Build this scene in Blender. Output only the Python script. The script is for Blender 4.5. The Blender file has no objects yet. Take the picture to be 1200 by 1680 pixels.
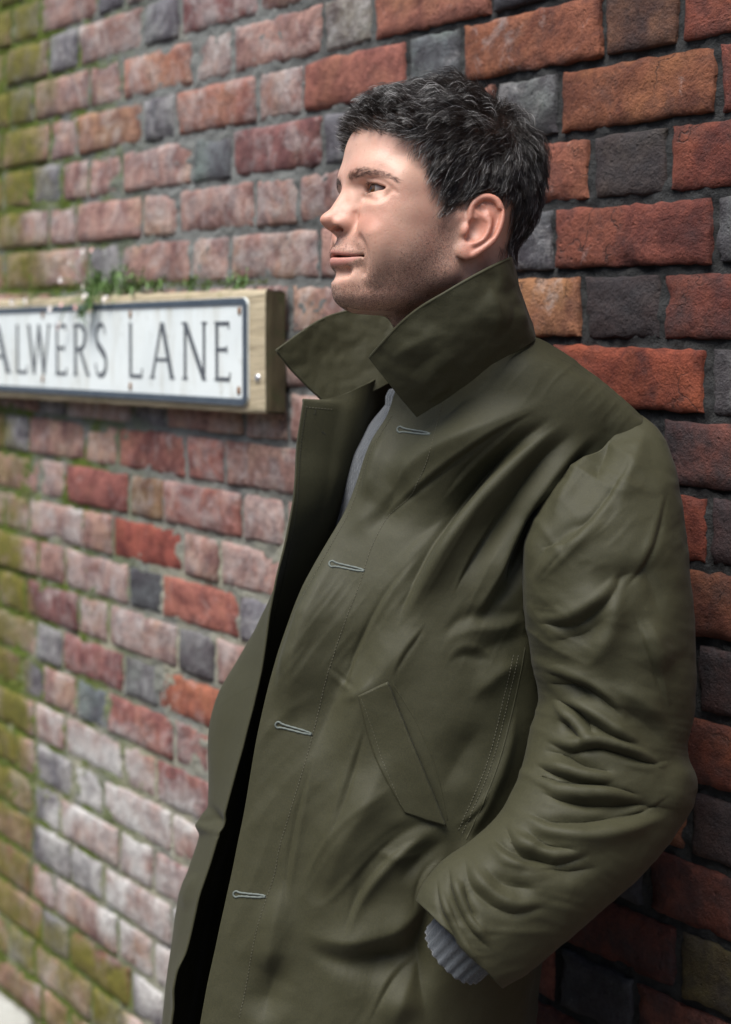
import bpy, math, random
import numpy as np
from mathutils import Vector, Matrix
from mathutils.bvhtree import BVHTree

# ------------------------------------------------------------------ camera, sky, sun, exposure
R_ = math.radians
scene = bpy.context.scene
COL = scene.collection
F = 2400.0                      # focal length in photo pixels (photo is 1200 x 1680)
YAW, PITCH = 0.90425, R_(-2.0)
CAMZ = 1.36
WALL = 1.254                    # distance from the camera to the plane of the brick faces (y = WALL)
cf = np.array([-math.sin(YAW) * math.cos(PITCH), math.cos(YAW) * math.cos(PITCH), math.sin(PITCH)])
cr = np.array([math.cos(YAW), math.sin(YAW), 0.0])
cu = np.cross(cr, cf)
CAM = np.array([0.0, 0.0, CAMZ])

cam_data = bpy.data.cameras.new('camera')
cam = bpy.data.objects.new('camera', cam_data)
COL.objects.link(cam)
M = Matrix(((cr[0], cu[0], -cf[0], 0), (cr[1], cu[1], -cf[1], 0), (cr[2], cu[2], -cf[2], CAMZ), (0, 0, 0, 1)))
cam.matrix_world = M
cam_data.sensor_fit = 'HORIZONTAL'
cam_data.sensor_width = 24.0
cam_data.lens = 24.0 * F / 1200.0
cam_data.clip_start = 0.05
cam_data.clip_end = 500
cam_data.dof.use_dof = True
cam_data.dof.focus_distance = 1.46
cam_data.dof.aperture_fstop = 3.6
scene.camera = cam

SUN_AZ = np.array([0.2, -1.0])           # where the soft daylight comes from (lane side, a little from the left)
SUN_EL = R_(60)
world = bpy.data.worlds.new('World')
scene.world = world
world.use_nodes = True
wn = world.node_tree
bg = wn.nodes['Background']
sky = wn.nodes.new('ShaderNodeTexSky')
sky.sky_type = 'NISHITA'
sky.sun_disc = False
sky.sun_elevation = SUN_EL
sky.sun_rotation = math.atan2(SUN_AZ[0], SUN_AZ[1])
sky.air_density = 1.0
sky.dust_density = 2.5
sky.ozone_density = 1.0
wn.links.new(sky.outputs[0], bg.inputs[0])
bg.inputs[1].default_value = 0.105
sun_data = bpy.data.lights.new('sun', 'SUN')
sun_data.energy = 4.0
sun_data.angle = R_(40)
sun_data.color = (1.0, 0.99, 0.975)
sun = bpy.data.objects.new('sun', sun_data)
COL.objects.link(sun)
_h = SUN_AZ / np.linalg.norm(SUN_AZ)
_d = Vector((-_h[0] * math.cos(SUN_EL), -_h[1] * math.cos(SUN_EL), -math.sin(SUN_EL)))
sun.rotation_euler = _d.to_track_quat('-Z', 'Y').to_euler()
sun.location = (-2, -4, 6)
vs = scene.view_settings
vs.view_transform = 'Standard'
vs.look = 'None'
vs.exposure = 0.5
vs.gamma = 1.0
scene.render.engine = 'CYCLES'
scene.cycles.use_denoising = True
scene.cycles.max_bounces = 6
scene.cycles.transparent_max_bounces = 6

# ------------------------------------------------------------------ helpers
rng = np.random.default_rng(7)
random.seed(7)


def U(px, py, z):
    """point on the ray of a photo pixel at distance z along the camera axis"""
    px = np.asarray(px, float); py = np.asarray(py, float); z = np.asarray(z, float)
    return CAM + z[..., None] * (cf + ((px - 600) / F)[..., None] * cr - ((py - 840) / F)[..., None] * cu)


def proj(P):
    Q = np.asarray(P, float) - CAM
    z = Q @ cf
    return 600 + F * (Q @ cr) / z, 840 - F * (Q @ cu) / z, z


def on_plane(px, py, y):
    d = cf + (px - 600) / F * cr - (py - 840) / F * cu
    return CAM + d * (y / d[1])


def hash3(ix, iy, iz, seed):
    h = (ix.astype(np.int64) * 374761393 + iy.astype(np.int64) * 668265263 + iz.astype(np.int64) * 2147483647 + seed * 1274126177) & 0xFFFFFFFF
    h = ((h ^ (h >> 13)) * 1274126177) & 0xFFFFFFFF
    h = h ^ (h >> 16)
    return (h & 0xFFFFFF) / float(0xFFFFFF) * 2 - 1


def noise(P, seed=0):
    P = np.asarray(P, float)
    i = np.floor(P); f = P - i; i = i.astype(np.int64)
    w = f * f * f * (f * (f * 6 - 15) + 10)
    out = 0
    for dx in (0, 1):
        for dy in (0, 1):
            for dz in (0, 1):
                v = hash3(i[..., 0] + dx, i[..., 1] + dy, i[..., 2] + dz, seed)
                k = (w[..., 0] if dx else 1 - w[..., 0]) * (w[..., 1] if dy else 1 - w[..., 1]) * (w[..., 2] if dz else 1 - w[..., 2])
                out = out + v * k
    return out


def fbm(P, octaves=3, seed=0):
    a, s, out = 1.0, 1.0, 0
    for o in range(octaves):
        out = out + a * noise(np.asarray(P) * s, seed + o * 17)
        a *= 0.5; s *= 2.03
    return out


def sstep(a, b, x):
    t = np.clip((np.asarray(x, float) - a) / (b - a), 0, 1)
    return t * t * (3 - 2 * t)


def mk(name, V, faces, mat=None, parent=None, smooth=True, mats=None, mat_idx=None):
    """one mesh object from numpy vertices and a list/array of faces (or several arrays)"""
    V = np.asarray(V, np.float32)
    if not isinstance(faces, (list, tuple)) or (len(faces) and not hasattr(faces[0], 'shape')):
        faces = [np.asarray(faces, np.int32)]
    me = bpy.data.meshes.new(name)
    me.vertices.add(len(V))
    me.vertices.foreach_set('co', V.ravel())
    loops = np.concatenate([f.ravel() for f in faces]).astype(np.int32)
    tot = np.concatenate([np.full(len(f), f.shape[1]) for f in faces]).astype(np.int32)
    st = np.concatenate([[0], np.cumsum(tot)[:-1]]).astype(np.int32)
    me.loops.add(len(loops)); me.loops.foreach_set('vertex_index', loops)
    me.polygons.add(len(tot)); me.polygons.foreach_set('loop_start', st)
    try:
        me.polygons.foreach_set('loop_total', tot)
    except Exception:
        pass
    me.polygons.foreach_set('use_smooth', np.full(len(tot), bool(smooth)))
    me.update(calc_edges=True)
    me.validate()
    if mat is not None:
        me.materials.append(mat)
    if mats:
        for m in mats:
            me.materials.append(m)
        if mat_idx is not None:
            me.polygons.foreach_set('material_index', np.asarray(mat_idx, np.int32))
    o = bpy.data.objects.new(name, me)
    COL.objects.link(o)
    if parent is not None:
        o.parent = parent
        o.matrix_parent_inverse = parent.matrix_world.inverted()
    return o


def empty(name, loc):
    o = bpy.data.objects.new(name, None)
    COL.objects.link(o)
    o.matrix_world = Matrix.Translation(Vector(loc))
    o.empty_display_size = 0.05
    return o


def tag(o, label=None, cat=None, group=None, kind=None):
    if label: o['label'] = label
    if cat: o['category'] = cat
    if group: o['group'] = group
    if kind: o['kind'] = kind
    return o


def grid_faces(nr, nc, close=False, off=0):
    r = np.arange(nr - 1)[:, None]
    c = np.arange(nc if close else nc - 1)[None, :]
    c2 = (c + 1) % nc
    return (np.stack([r * nc + c, r * nc + c2, (r + 1) * nc + c2, (r + 1) * nc + c], -1).reshape(-1, 4) + off).astype(np.int32)


def attr(o, name, data, kind='FLOAT'):
    a = o.data.attributes.new(name, kind, 'POINT')
    a.data.foreach_set('value' if kind == 'FLOAT' else ('vector' if kind == 'FLOAT_VECTOR' else 'color'), np.asarray(data, np.float32).ravel())


def cr_spline(P, n, closed=False):
    """Catmull-Rom through control points P (k,...), resampled to n values"""
    P = np.asarray(P, float); k = len(P)
    if closed:
        t = np.linspace(0, k, n, endpoint=False)
    else:
        t = np.linspace(0, k - 1, n)
    i = np.minimum(np.floor(t).astype(int), k - 1 if closed else k - 2)
    u = (t - i).reshape((-1,) + (1,) * (P.ndim - 1))
    if closed:
        g = lambda j: P[j % k]
    else:
        Q = np.concatenate([[2 * P[0] - P[1]], P, [2 * P[-1] - P[-2]]])
        g = lambda j: Q[np.clip(j + 1, 0, k + 1)]
    p0, p1, p2, p3 = g(i - 1), g(i), g(i + 1), g(i + 2)
    return 0.5 * (2 * p1 + (p2 - p0) * u + (2 * p0 - 5 * p1 + 4 * p2 - p3) * u ** 2 + (3 * p1 - p0 - 3 * p2 + p3) * u ** 3)


def vnormals(V, nr, nc, close=False):
    """normals of a grid surface"""
    G = V.reshape(nr, nc, 3)
    du = np.gradient(G, axis=0)
    if close:
        dv = (np.roll(G, -1, 1) - np.roll(G, 1, 1)) / 2
    else:
        dv = np.gradient(G, axis=1)
    n = np.cross(dv, du)
    return (n / np.maximum(np.linalg.norm(n, axis=-1, keepdims=True), 1e-9)).reshape(-1, 3)


def tube(P, r, sides=6, cap=True):
    """verts, faces of a tube along P (k,3) with radius r (scalar or k)"""
    P = np.asarray(P, float); k = len(P); r = np.broadcast_to(np.asarray(r, float), (k,))
    T = np.gradient(P, axis=0); T /= np.maximum(np.linalg.norm(T, axis=1, keepdims=True), 1e-9)
    a = np.array([0.31, 0.17, 0.93]); X = np.cross(T, a); X /= np.maximum(np.linalg.norm(X, axis=1, keepdims=True), 1e-9)
    Y = np.cross(T, X)
    th = np.linspace(0, 2 * math.pi, sides, endpoint=False)
    V = P[:, None] + r[:, None, None] * (np.cos(th)[None, :, None] * X[:, None] + np.sin(th)[None, :, None] * Y[:, None])
    Fq = grid_faces(k, sides, True)
    V = V.reshape(-1, 3)
    if cap:
        V = np.concatenate([V, P[:1], P[-1:]]); n = k * sides
        j = np.arange(sides); j2 = (j + 1) % sides
        t1 = np.stack([np.full(sides, n), j2, j, j], 1)[:, :3]
        t2 = np.stack([np.full(sides, n + 1), (k - 1) * sides + j, (k - 1) * sides + j2], 1)
        return V, [Fq, t1.astype(np.int32), t2.astype(np.int32)]
    return V, [Fq]


def merge(parts):
    """join several (V, [faces]) into one"""
    Vs, Fs, off = [], {}, 0
    for V, fl in parts:
        Vs.append(V)
        for f in fl:
            Fs.setdefault(f.shape[1], []).append(f + off)
        off += len(V)
    return np.concatenate(Vs), [np.concatenate(v).astype(np.int32) for v in Fs.values()]


def box(lo, hi):
    lo = np.asarray(lo, float); hi = np.asarray(hi, float)
    V = np.array([[(lo, hi)[i][0], (lo, hi)[j][1], (lo, hi)[k][2]] for i in (0, 1) for j in (0, 1) for k in (0, 1)])
    f = np.array([[0, 1, 3, 2], [4, 6, 7, 5], [0, 4, 5, 1], [2, 3, 7, 6], [0, 2, 6, 4], [1, 5, 7, 3]], np.int32)
    return V, [f]


# ------------------------------------------------------------------ material helpers
class NT:
    def __init__(self, name):
        self.m = bpy.data.materials.new(name)
        self.m.use_nodes = True
        self.t = self.m.node_tree
        self.b = self.t.nodes['Principled BSDF']

    def n(self, kind, **kw):
        nd = self.t.nodes.new(kind)
        for k, v in kw.items():
            setattr(nd, k, v)
        return nd

    def link(self, a, b):
        self.t.links.new(a, b)

    def set(self, nd, **kw):
        for k, v in kw.items():
            nd.inputs[k.replace('_', ' ')].default_value = v
        return nd

    def val(self, x):
        return x

    def math(self, op, a, b=None, c=None, clamp=False):
        nd = self.n('ShaderNodeMath', operation=op, use_clamp=clamp)
        for i, v in enumerate((a, b, c)):
            if v is None: continue
            if isinstance(v, (int, float)): nd.inputs[i].default_value = v
            else: self.link(v, nd.inputs[i])
        return nd.outputs[0]

    def noise(self, vec, scale, detail=4, rough=0.55, dist=0.0):
        nd = self.n('ShaderNodeTexNoise')
        nd.inputs['Scale'].default_value = scale
        nd.inputs['Detail'].default_value = detail
        nd.inputs['Roughness'].default_value = rough
        nd.inputs['Distortion'].default_value = dist
        if vec is not None: self.link(vec, nd.inputs['Vector'])
        return nd.outputs['Fac']

    def ramp(self, fac, stops):
        nd = self.n('ShaderNodeValToRGB')
        e = nd.color_ramp.elements
        while len(e) < len(stops): e.new(0.5)
        for el, (p, c) in zip(e, stops):
            el.position = p
            el.color = (c, c, c, 1) if isinstance(c, (int, float)) else (c[0], c[1], c[2], 1)
        self.link(fac, nd.inputs[0])
        return nd.outputs[0]

    def mix(self, fac, a, b, mode='MIX'):
        nd = self.n('ShaderNodeMix', data_type='RGBA', blend_type=mode)
        if isinstance(fac, (int, float)): nd.inputs[0].default_value = fac
        else: self.link(fac, nd.inputs[0])
        for idx, v in ((6, a), (7, b)):
            if isinstance(v, tuple): nd.inputs[idx].default_value = (v[0], v[1], v[2], 1)
            else: self.link(v, nd.inputs[idx])
        return nd.outputs[2]

    def bump(self, h, strength=0.3, dist=0.002, normal=None):
        nd = self.n('ShaderNodeBump')
        nd.inputs['Strength'].default_value = strength
        nd.inputs['Distance'].default_value = dist
        self.link(h, nd.inputs['Height'])
        if normal is not None: self.link(normal, nd.inputs['Normal'])
        return nd.outputs[0]

    def attr(self, name, typ='GEOMETRY'):
        nd = self.n('ShaderNodeAttribute', attribute_name=name, attribute_type=typ)
        return nd

    def pos(self):
        return self.n('ShaderNodeNewGeometry').outputs['Position']

    def vadd(self, a, b):
        nd = self.n('ShaderNodeVectorMath', operation='ADD')
        self.link(a, nd.inputs[0])
        if isinstance(b, tuple): nd.inputs[1].default_value = b
        else: self.link(b, nd.inputs[1])
        return nd.outputs[0]

    def vmul(self, a, b):
        nd = self.n('ShaderNodeVectorMath', operation='MULTIPLY')
        self.link(a, nd.inputs[0]); nd.inputs[1].default_value = b
        return nd.outputs[0]

    def out(self, color=None, rough=None, normal=None):
        for nm, v in (('Base Color', color), ('Roughness', rough)):
            if v is None: continue
            if isinstance(v, tuple): self.b.inputs[nm].default_value = (v[0], v[1], v[2], 1)
            elif isinstance(v, (int, float)): self.b.inputs[nm].default_value = v
            else: self.link(v, self.b.inputs[nm])
        if normal is not None: self.link(normal, self.b.inputs['Normal'])
        return self.m

# ------------------------------------------------------------------ ground and brick wall
# courses run almost level and fall slightly to the right, as the lane does
P2, P3, P4 = -0.07642169, 0.64075488, 0.06380427
HC = WALL * P4                                   # height of one course, 0.08 m


def zline(k, X):
    return CAMZ + WALL * (P3 - k * P4 + P2 * (X / WALL + 1.2))


def wallX(px, k):
    """world X on the wall where photo column px crosses the middle of course k"""
    a = (px - 600) / F
    A = cf + a * cr
    # z(X) = zline(k+.5, X), X = WALL*d0/d1, z = CAMZ + WALL*d2/d1 with d = A - b*cu
    c0 = P3 - (k + .5) * P4 + P2 * 1.2
    # d2 = c0*d1 + P2*d0
    b = (A[2] - c0 * A[1] - P2 * A[0]) / (cu[2] - c0 * cu[1] - P2 * cu[0])
    d = A - b * cu
    return WALL * d[0] / d[1]


JOINTS = {0: [17, 63, 157, 206], 1: [8, 78, 127, 233, 293, 423], 2: [13, 54, 144.5, 199, 314.5, 379, 527.5, 610, 803],
          3: [2, 78.5, 125, 233, 287.5, 419.5, 496, 664.5, 755.5, 987.5, 1113],
          4: [3, 51, 99, 142.5, 197.5, 313, 379, 527.5, 607, 810, 915, 1173],
          5: [78, 124, 230.5, 288, 415.5, 487.5, 640, 725, 967.5, 1093.5], 6: [48, 142, 194, 310, 374, 521, 604, 800, 906, 1170],
          7: [78, 124, 230, 288, 415, 473, 640, 725, 952, 1082], 8: [48, 142, 194, 310, 374, 521, 604, 798, 898, 1158],
          9: [108, 215, 269, 398, 472, 625, 1080], 10: [5, 46, 136.5, 190, 303, 369, 1158], 11: [63, 108, 209, 267, 395, 465],
          12: [5, 45, 135, 183, 298, 359, 1138], 13: [61, 104, 209, 265, 390], 14: [37, 127, 176, 290, 352, 1126],
          15: [57, 101, 201, 256, 1055], 16: [32, 69, 123, 174, 283, 343, 910, 1110], 17: [54, 104, 199, 253, 910, 1038],
          18: [27, 57, 117, 165, 279], 19: [50, 98, 193, 250], 20: [50, 115, 167, 280], 21: [50, 88, 190, 250]}
SL, HL = 2.98 * HC, 1.48 * HC
XMIN, XMAX = -7.0, 1.9


def fill_course(k):
    """all joint positions of a course in Flemish bond; the ones read off the photo first"""
    if k in JOINTS:
        xs = [wallX(p, k) for p in JOINTS[k]]
    else:
        xs = [-1.9 + (SL + HL) * .5 * (k % 2) + 0.02 * math.sin(k * 3.1)]
    out = [xs[0]]
    for a, b in zip(xs[:-1], xs[1:]):
        gap = b - a
        if gap > 1.35 * SL:
            n = max(1, round(gap / ((SL + HL) / 2)))
            best = None
            for st in (0, 1):
                for m in (n - 1, n, n + 1):
                    if m < 1: continue
                    seq = [(SL, HL)[(st + i) % 2] for i in range(m)]
                    e = abs(sum(seq) - gap)
                    if best is None or e < best[0]: best = (e, seq)
            seq = np.array(best[1]); seq *= gap / seq.sum()
            out += list(a + np.cumsum(seq)[:-1])
        out.append(b)
    # on both sides the bond goes on
    last = (out[-1] - out[-2]) if len(out) > 1 else SL
    s = 0 if last < (SL + HL) / 2 else 1
    while out[-1] < XMAX:
        out.append(out[-1] + (SL, HL)[s] * random.uniform(.985, 1.015)); s = 1 - s
    first = (out[1] - out[0])
    s = 0 if first < (SL + HL) / 2 else 1
    while out[0] > XMIN:
        out.insert(0, out[0] - (SL, HL)[s] * random.uniform(.985, 1.015)); s = 1 - s
    return out


# brick material: the colour, lime bloom and moss of every brick are its own
nt = NT('brick')
pos = nt.pos()
oi = nt.n('ShaderNodeObjectInfo')
rv = nt.n('ShaderNodeCombineXYZ')
nt.link(nt.math('MULTIPLY', oi.outputs['Random'], 37.0), rv.inputs[0])
nt.link(nt.math('MULTIPLY', oi.outputs['Random'], 91.0), rv.inputs[1])
lp = nt.vadd(pos, rv.outputs[0])
base = oi.outputs['Color']
n1 = nt.noise(lp, 19, 5, .6, .5)
n2 = nt.noise(lp, 7.5, 4, .6, .6)
n3 = nt.noise(lp, 62, 6, .68)
nfine = nt.noise(lp, 330, 4, .7)
c1 = nt.mix(nt.ramp(n1, [(.40, 0.0), (.62, .85)]), base, nt.mix(1.0, base, (.40, .33, .37), 'MULTIPLY'))
c2 = nt.mix(nt.math('MULTIPLY', nt.ramp(n2, [(.50, 0.0), (.66, 1.0)]), .55), c1, nt.mix(1.0, base, (1.25, 1.45, 1.2), 'MULTIPLY'))
soot = nt.attr('soot', 'OBJECT').outputs['Fac']
ns = nt.noise(lp, 17, 6, .7)
c2 = nt.mix(nt.math('MULTIPLY', nt.math('SUBTRACT', nt.math('ADD', ns, soot), .62, clamp=True), 2.6, clamp=True), c2, (.035, .032, .034))
bloom = nt.math('MAXIMUM', nt.attr('bloom', 'OBJECT').outputs['Fac'], nt.attr('lime').outputs['Fac'])
nb = nt.noise(lp, 21, 7, .72, .6)
bf = nt.math('MULTIPLY', nt.math('SUBTRACT', nt.math('ADD', nb, bloom), .78, clamp=True), 2.3, clamp=True)
c3 = nt.mix(bf, c2, nt.mix(nt.noise(lp, 8, 3), (.42, .40, .38), (.66, .65, .62)))
moss = nt.math('MAXIMUM', nt.attr('moss', 'OBJECT').outputs['Fac'], nt.attr('algae').outputs['Fac'])
nm = nt.noise(pos, 13, 6, .7)
mf = nt.math('MULTIPLY', nt.math('SUBTRACT', nt.math('ADD', nm, moss), .85, clamp=True), 2.2, clamp=True)
c4 = nt.mix(mf, c3, nt.mix(nt.noise(pos, 22, 4), (.075, .080, .011), (.23, .195, .032)))
pit = nt.n('ShaderNodeTexVoronoi'); nt.link(lp, pit.inputs['Vector']); pit.inputs['Scale'].default_value = 70
pf = nt.ramp(nt.math('ADD', pit.outputs['Distance'], nt.math('MULTIPLY', n1, .5)), [(.26, 0.0), (.38, 1.0)])
crk = nt.n('ShaderNodeTexNoise'); crk.inputs['Scale'].default_value = 14; crk.inputs['Detail'].default_value = 6; nt.link(nt.vadd(lp, (3, 1, 9)), crk.inputs['Vector'])
crf = nt.ramp(nt.math('ABSOLUTE', nt.math('SUBTRACT', crk.outputs['Fac'], .5)), [(.0, 0.0), (.008, 1.0)])
crf = nt.math('MAXIMUM', crf, nt.ramp(n2, [(.56, 1.0), (.62, 0.0)]))
h = nt.math('ADD', nt.math('MULTIPLY', n3, .75), nt.math('MULTIPLY', nfine, .34))
h = nt.math('ADD', h, nt.math('MULTIPLY', n1, .35))
h = nt.math('ADD', h, nt.math('MULTIPLY', pf, .22))
h = nt.math('ADD', h, nt.math('MULTIPLY', crf, .30))
c5 = nt.mix(nt.math('MULTIPLY', nt.ramp(n3, [(.42, 1.0), (.54, 0.0)]), .45), c4, nt.mix(1.0, c4, (.42, .37, .38), 'MULTIPLY'))
c5 = nt.mix(nt.math('MULTIPLY', nt.ramp(nfine, [(.40, 1.0), (.52, 0.0)]), .35), c5, nt.mix(1.0, c5, (.5, .46, .46), 'MULTIPLY'))
c5 = nt.mix(nt.math('MULTIPLY', nt.math('SUBTRACT', 1.0, crf), .7), c5, (.03, .022, .02))
M_BRICK = nt.out(c5, nt.math('ADD', nt.math('MULTIPLY', n3, .3), .62), nt.bump(h, 1.0, .0080))
nt.b.inputs['Specular IOR Level'].default_value = .3

nt = NT('mortar')
pos = nt.pos()
sx = nt.n('ShaderNodeSeparateXYZ'); nt.link(pos, sx.inputs[0])
n1 = nt.noise(pos, 7, 5, .6, .3)
n2 = nt.noise(pos, 60, 6, .7)
n3 = nt.noise(pos, 230, 5, .75)
dark = nt.mix(n2, (.008, .009, .011), (.075, .074, .070))
grey = nt.mix(n2, (.11, .12, .115), (.31, .31, .285))
lime = nt.mix(n2, (.24, .23, .16), (.46, .44, .33))
# older grey mortar away from the sooty part of the wall, lime repointing low down on the left
fx = nt.math('ADD', nt.math('MULTIPLY', nt.math('ADD', sx.outputs[0], 1.32), -1.5), nt.math('MULTIPLY', nt.math('SUBTRACT', n1, .5), 2.0))
c = nt.mix(nt.math('MAXIMUM', nt.math('MINIMUM', fx, 1.0), 0.0), dark, grey)
fl = nt.math('MULTIPLY', nt.math('SUBTRACT', -1.62, sx.outputs[0], clamp=True), 6.0, clamp=True)
fz = nt.math('MULTIPLY', nt.math('SUBTRACT', 1.40, sx.outputs[2], clamp=True), 4.0, clamp=True)
c = nt.mix(nt.math('MULTIPLY', nt.math('MULTIPLY', fl, fz), nt.ramp(n1, [(.35, 0.0), (.6, 1.0)])), c, lime)
spot = nt.ramp(nt.noise(pos, 5.5, 4, .6), [(.66, 0.0), (.74, 1.0)])
c = nt.mix(nt.math('MULTIPLY', spot, .8), c, (.30, .27, .19))
fm = nt.math('MULTIPLY', nt.math('SUBTRACT', -2.15, sx.outputs[0], clamp=True), 3.5, clamp=True)
c = nt.mix(nt.math('MULTIPLY', nt.math('MULTIPLY', nt.attr('algae').outputs['Fac'], 1.5, clamp=True), nt.ramp(nt.noise(pos, 11, 5, .65), [(.30, 0.0), (.5, 1.0)])), c, nt.mix(n2, (.045, .065, .010), (.17, .19, .03)))
c = nt.mix(nt.math('MULTIPLY', fm, nt.ramp(nt.noise(pos, 15, 5, .65), [(.40, 0.0), (.58, 1.0)])), c, nt.mix(n2, (.045, .07, .010), (.15, .20, .03)))
M_MORTAR = nt.out(c, .92, nt.bump(nt.math('ADD', n2, nt.math('MULTIPLY', n3, .5)), 1.0, .008))
nt.b.inputs['Specular IOR Level'].default_value = .2

wall = empty('brick_wall', (-1.6, WALL, 0))
tag(wall, 'old weathered red brick wall with dark mortar and a mossy far end, behind the man', 'wall')


def brick_mesh(x0, x1, zb0, zb1, zt0, zt1, seed, nx, nz, rough):
    """a worn brick: bowed, chipped front with rounded arrises; corners on the sloping course lines"""
    u = np.linspace(0, 1, nx); v = np.linspace(0, 1, nz)
    # crowd the rows towards the edges so the arris can round
    u = .5 - .5 * np.cos(np.pi * u) * (0.35 + 0.65 * np.abs(np.cos(np.pi * u)) ** .5) if nx > 4 else u
    v = .5 - .5 * np.cos(np.pi * v) * (0.35 + 0.65 * np.abs(np.cos(np.pi * v)) ** .5) if nz > 4 else v
    Ug, Vg = np.meshgrid(u, v)
    X = x0 + (x1 - x0) * Ug
    Z = (zb0 + (zb1 - zb0) * Ug) * (1 - Vg) + (zt0 + (zt1 - zt0) * Ug) * Vg
    q = np.stack([X, np.full_like(X, seed * 1.7), Z], -1)
    dx = np.minimum(X - x0, x1 - X); dz = np.minimum(Vg, 1 - Vg) * (zt0 - zb0)
    ed = np.minimum(dx, dz)
    # chipped outline
    wob = rough * (.0010 * fbm(q * 30, 2, 3) + .0014 * fbm(q * 110, 2, 4))
    wz = rough * (.0009 * fbm(q * 30, 2, 31) + .0014 * fbm(q * 110, 2, 32))
    near = 1 - sstep(0, .016, dx); nearz = 1 - sstep(0, .014, dz)
    X = X + near * wob * 1.2; Z = Z + nearz * wz * 1.2
    rnd = .0034 * (1 - sstep(0, .0036, ed)) + .0006 * (1 - sstep(0, .014, ed))
    Y = rnd + rough * (.0013 * fbm(q * 20, 3, 5) + .0009 * fbm(q * 70, 2, 9)) + .0015 * noise(q[..., :3] * 7, 12)
    chip = np.clip(fbm(q * 24, 3, 77) - .42, 0, 1) * (1 - sstep(0, .022, ed))
    Y = Y + chip * .010
    fr = np.stack([X, WALL + Y, Z], -1)
    ring = np.concatenate([fr[0, :], fr[1:, -1], fr[-1, -2::-1], fr[-2:0:-1, 0]])
    back = ring.copy(); back[:, 1] = WALL + .03
    n = nx * nz
    idx = np.arange(n).reshape(nz, nx)
    ri = np.concatenate([idx[0, :], idx[1:, -1], idx[-1, -2::-1], idx[-2:0:-1, 0]])
    m = len(ri); j = np.arange(m); j2 = (j + 1) % m
    side = np.stack([ri[j2], ri[j], n + j, n + j2], 1)
    return np.concatenate([fr.reshape(-1, 3), back]), [np.concatenate([grid_faces(nz, nx), side]).astype(np.int32)]


def soft_zone(px, py, poly, w):
    """1 inside an outline on the wall face, fading over w"""
    ins = np.zeros(len(px), bool); best = np.full(len(px), 1e9)
    for (x0, y0), (x1, y1) in zip(poly, poly[1:] + poly[:1]):
        if y0 != y1: ins ^= ((y0 > py) != (y1 > py)) & (px < (x1 - x0) * (py - y0) / (y1 - y0) + x0)
        dx, dy = x1 - x0, y1 - y0
        t = np.clip(((px - x0) * dx + (py - y0) * dy) / (dx * dx + dy * dy), 0, 1)
        best = np.minimum(best, np.hypot(px - x0 - t * dx, py - y0 - t * dy))
    return sstep(-w, w, np.where(ins, best, -best))


def stains(V):
    vpx, vpy, dep_ = proj(V)
    wv_ = 34 * fbm(V * 6, 3, 61)
    def zone(poly, w): return soft_zone(vpx + wv_, vpy + wv_, poly, w)
    lime = (.58 + .22 * fbm(V * 9, 3, 67)) * zone([(40, 1100), (200, 1190), (345, 1290), (345, 1700), (225, 1700), (190, 1570), (100, 1520), (40, 1400)], 70)
    algae = np.maximum.reduce([(.68 + .2 * fbm(V * 7, 3, 69)) * zone([(-300, 840), (40, 840), (52, 1420), (100, 1520), (195, 1570), (230, 1720), (-300, 1720)], 30), .76 * zone([(-300, -40), (85, -40), (66, 480), (-300, 480)], 40), .62 * zone([(-300, 640), (34, 640), (44, 870), (-300, 870)], 25), .40 * zone([(60, 380), (150, 380), (150, 480), (60, 480)], 30)])
    lime = lime * (1 - .7 * sstep(.25, .5, algae))
    return lime * (dep_ > .3), algae * (dep_ > .3)


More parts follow.
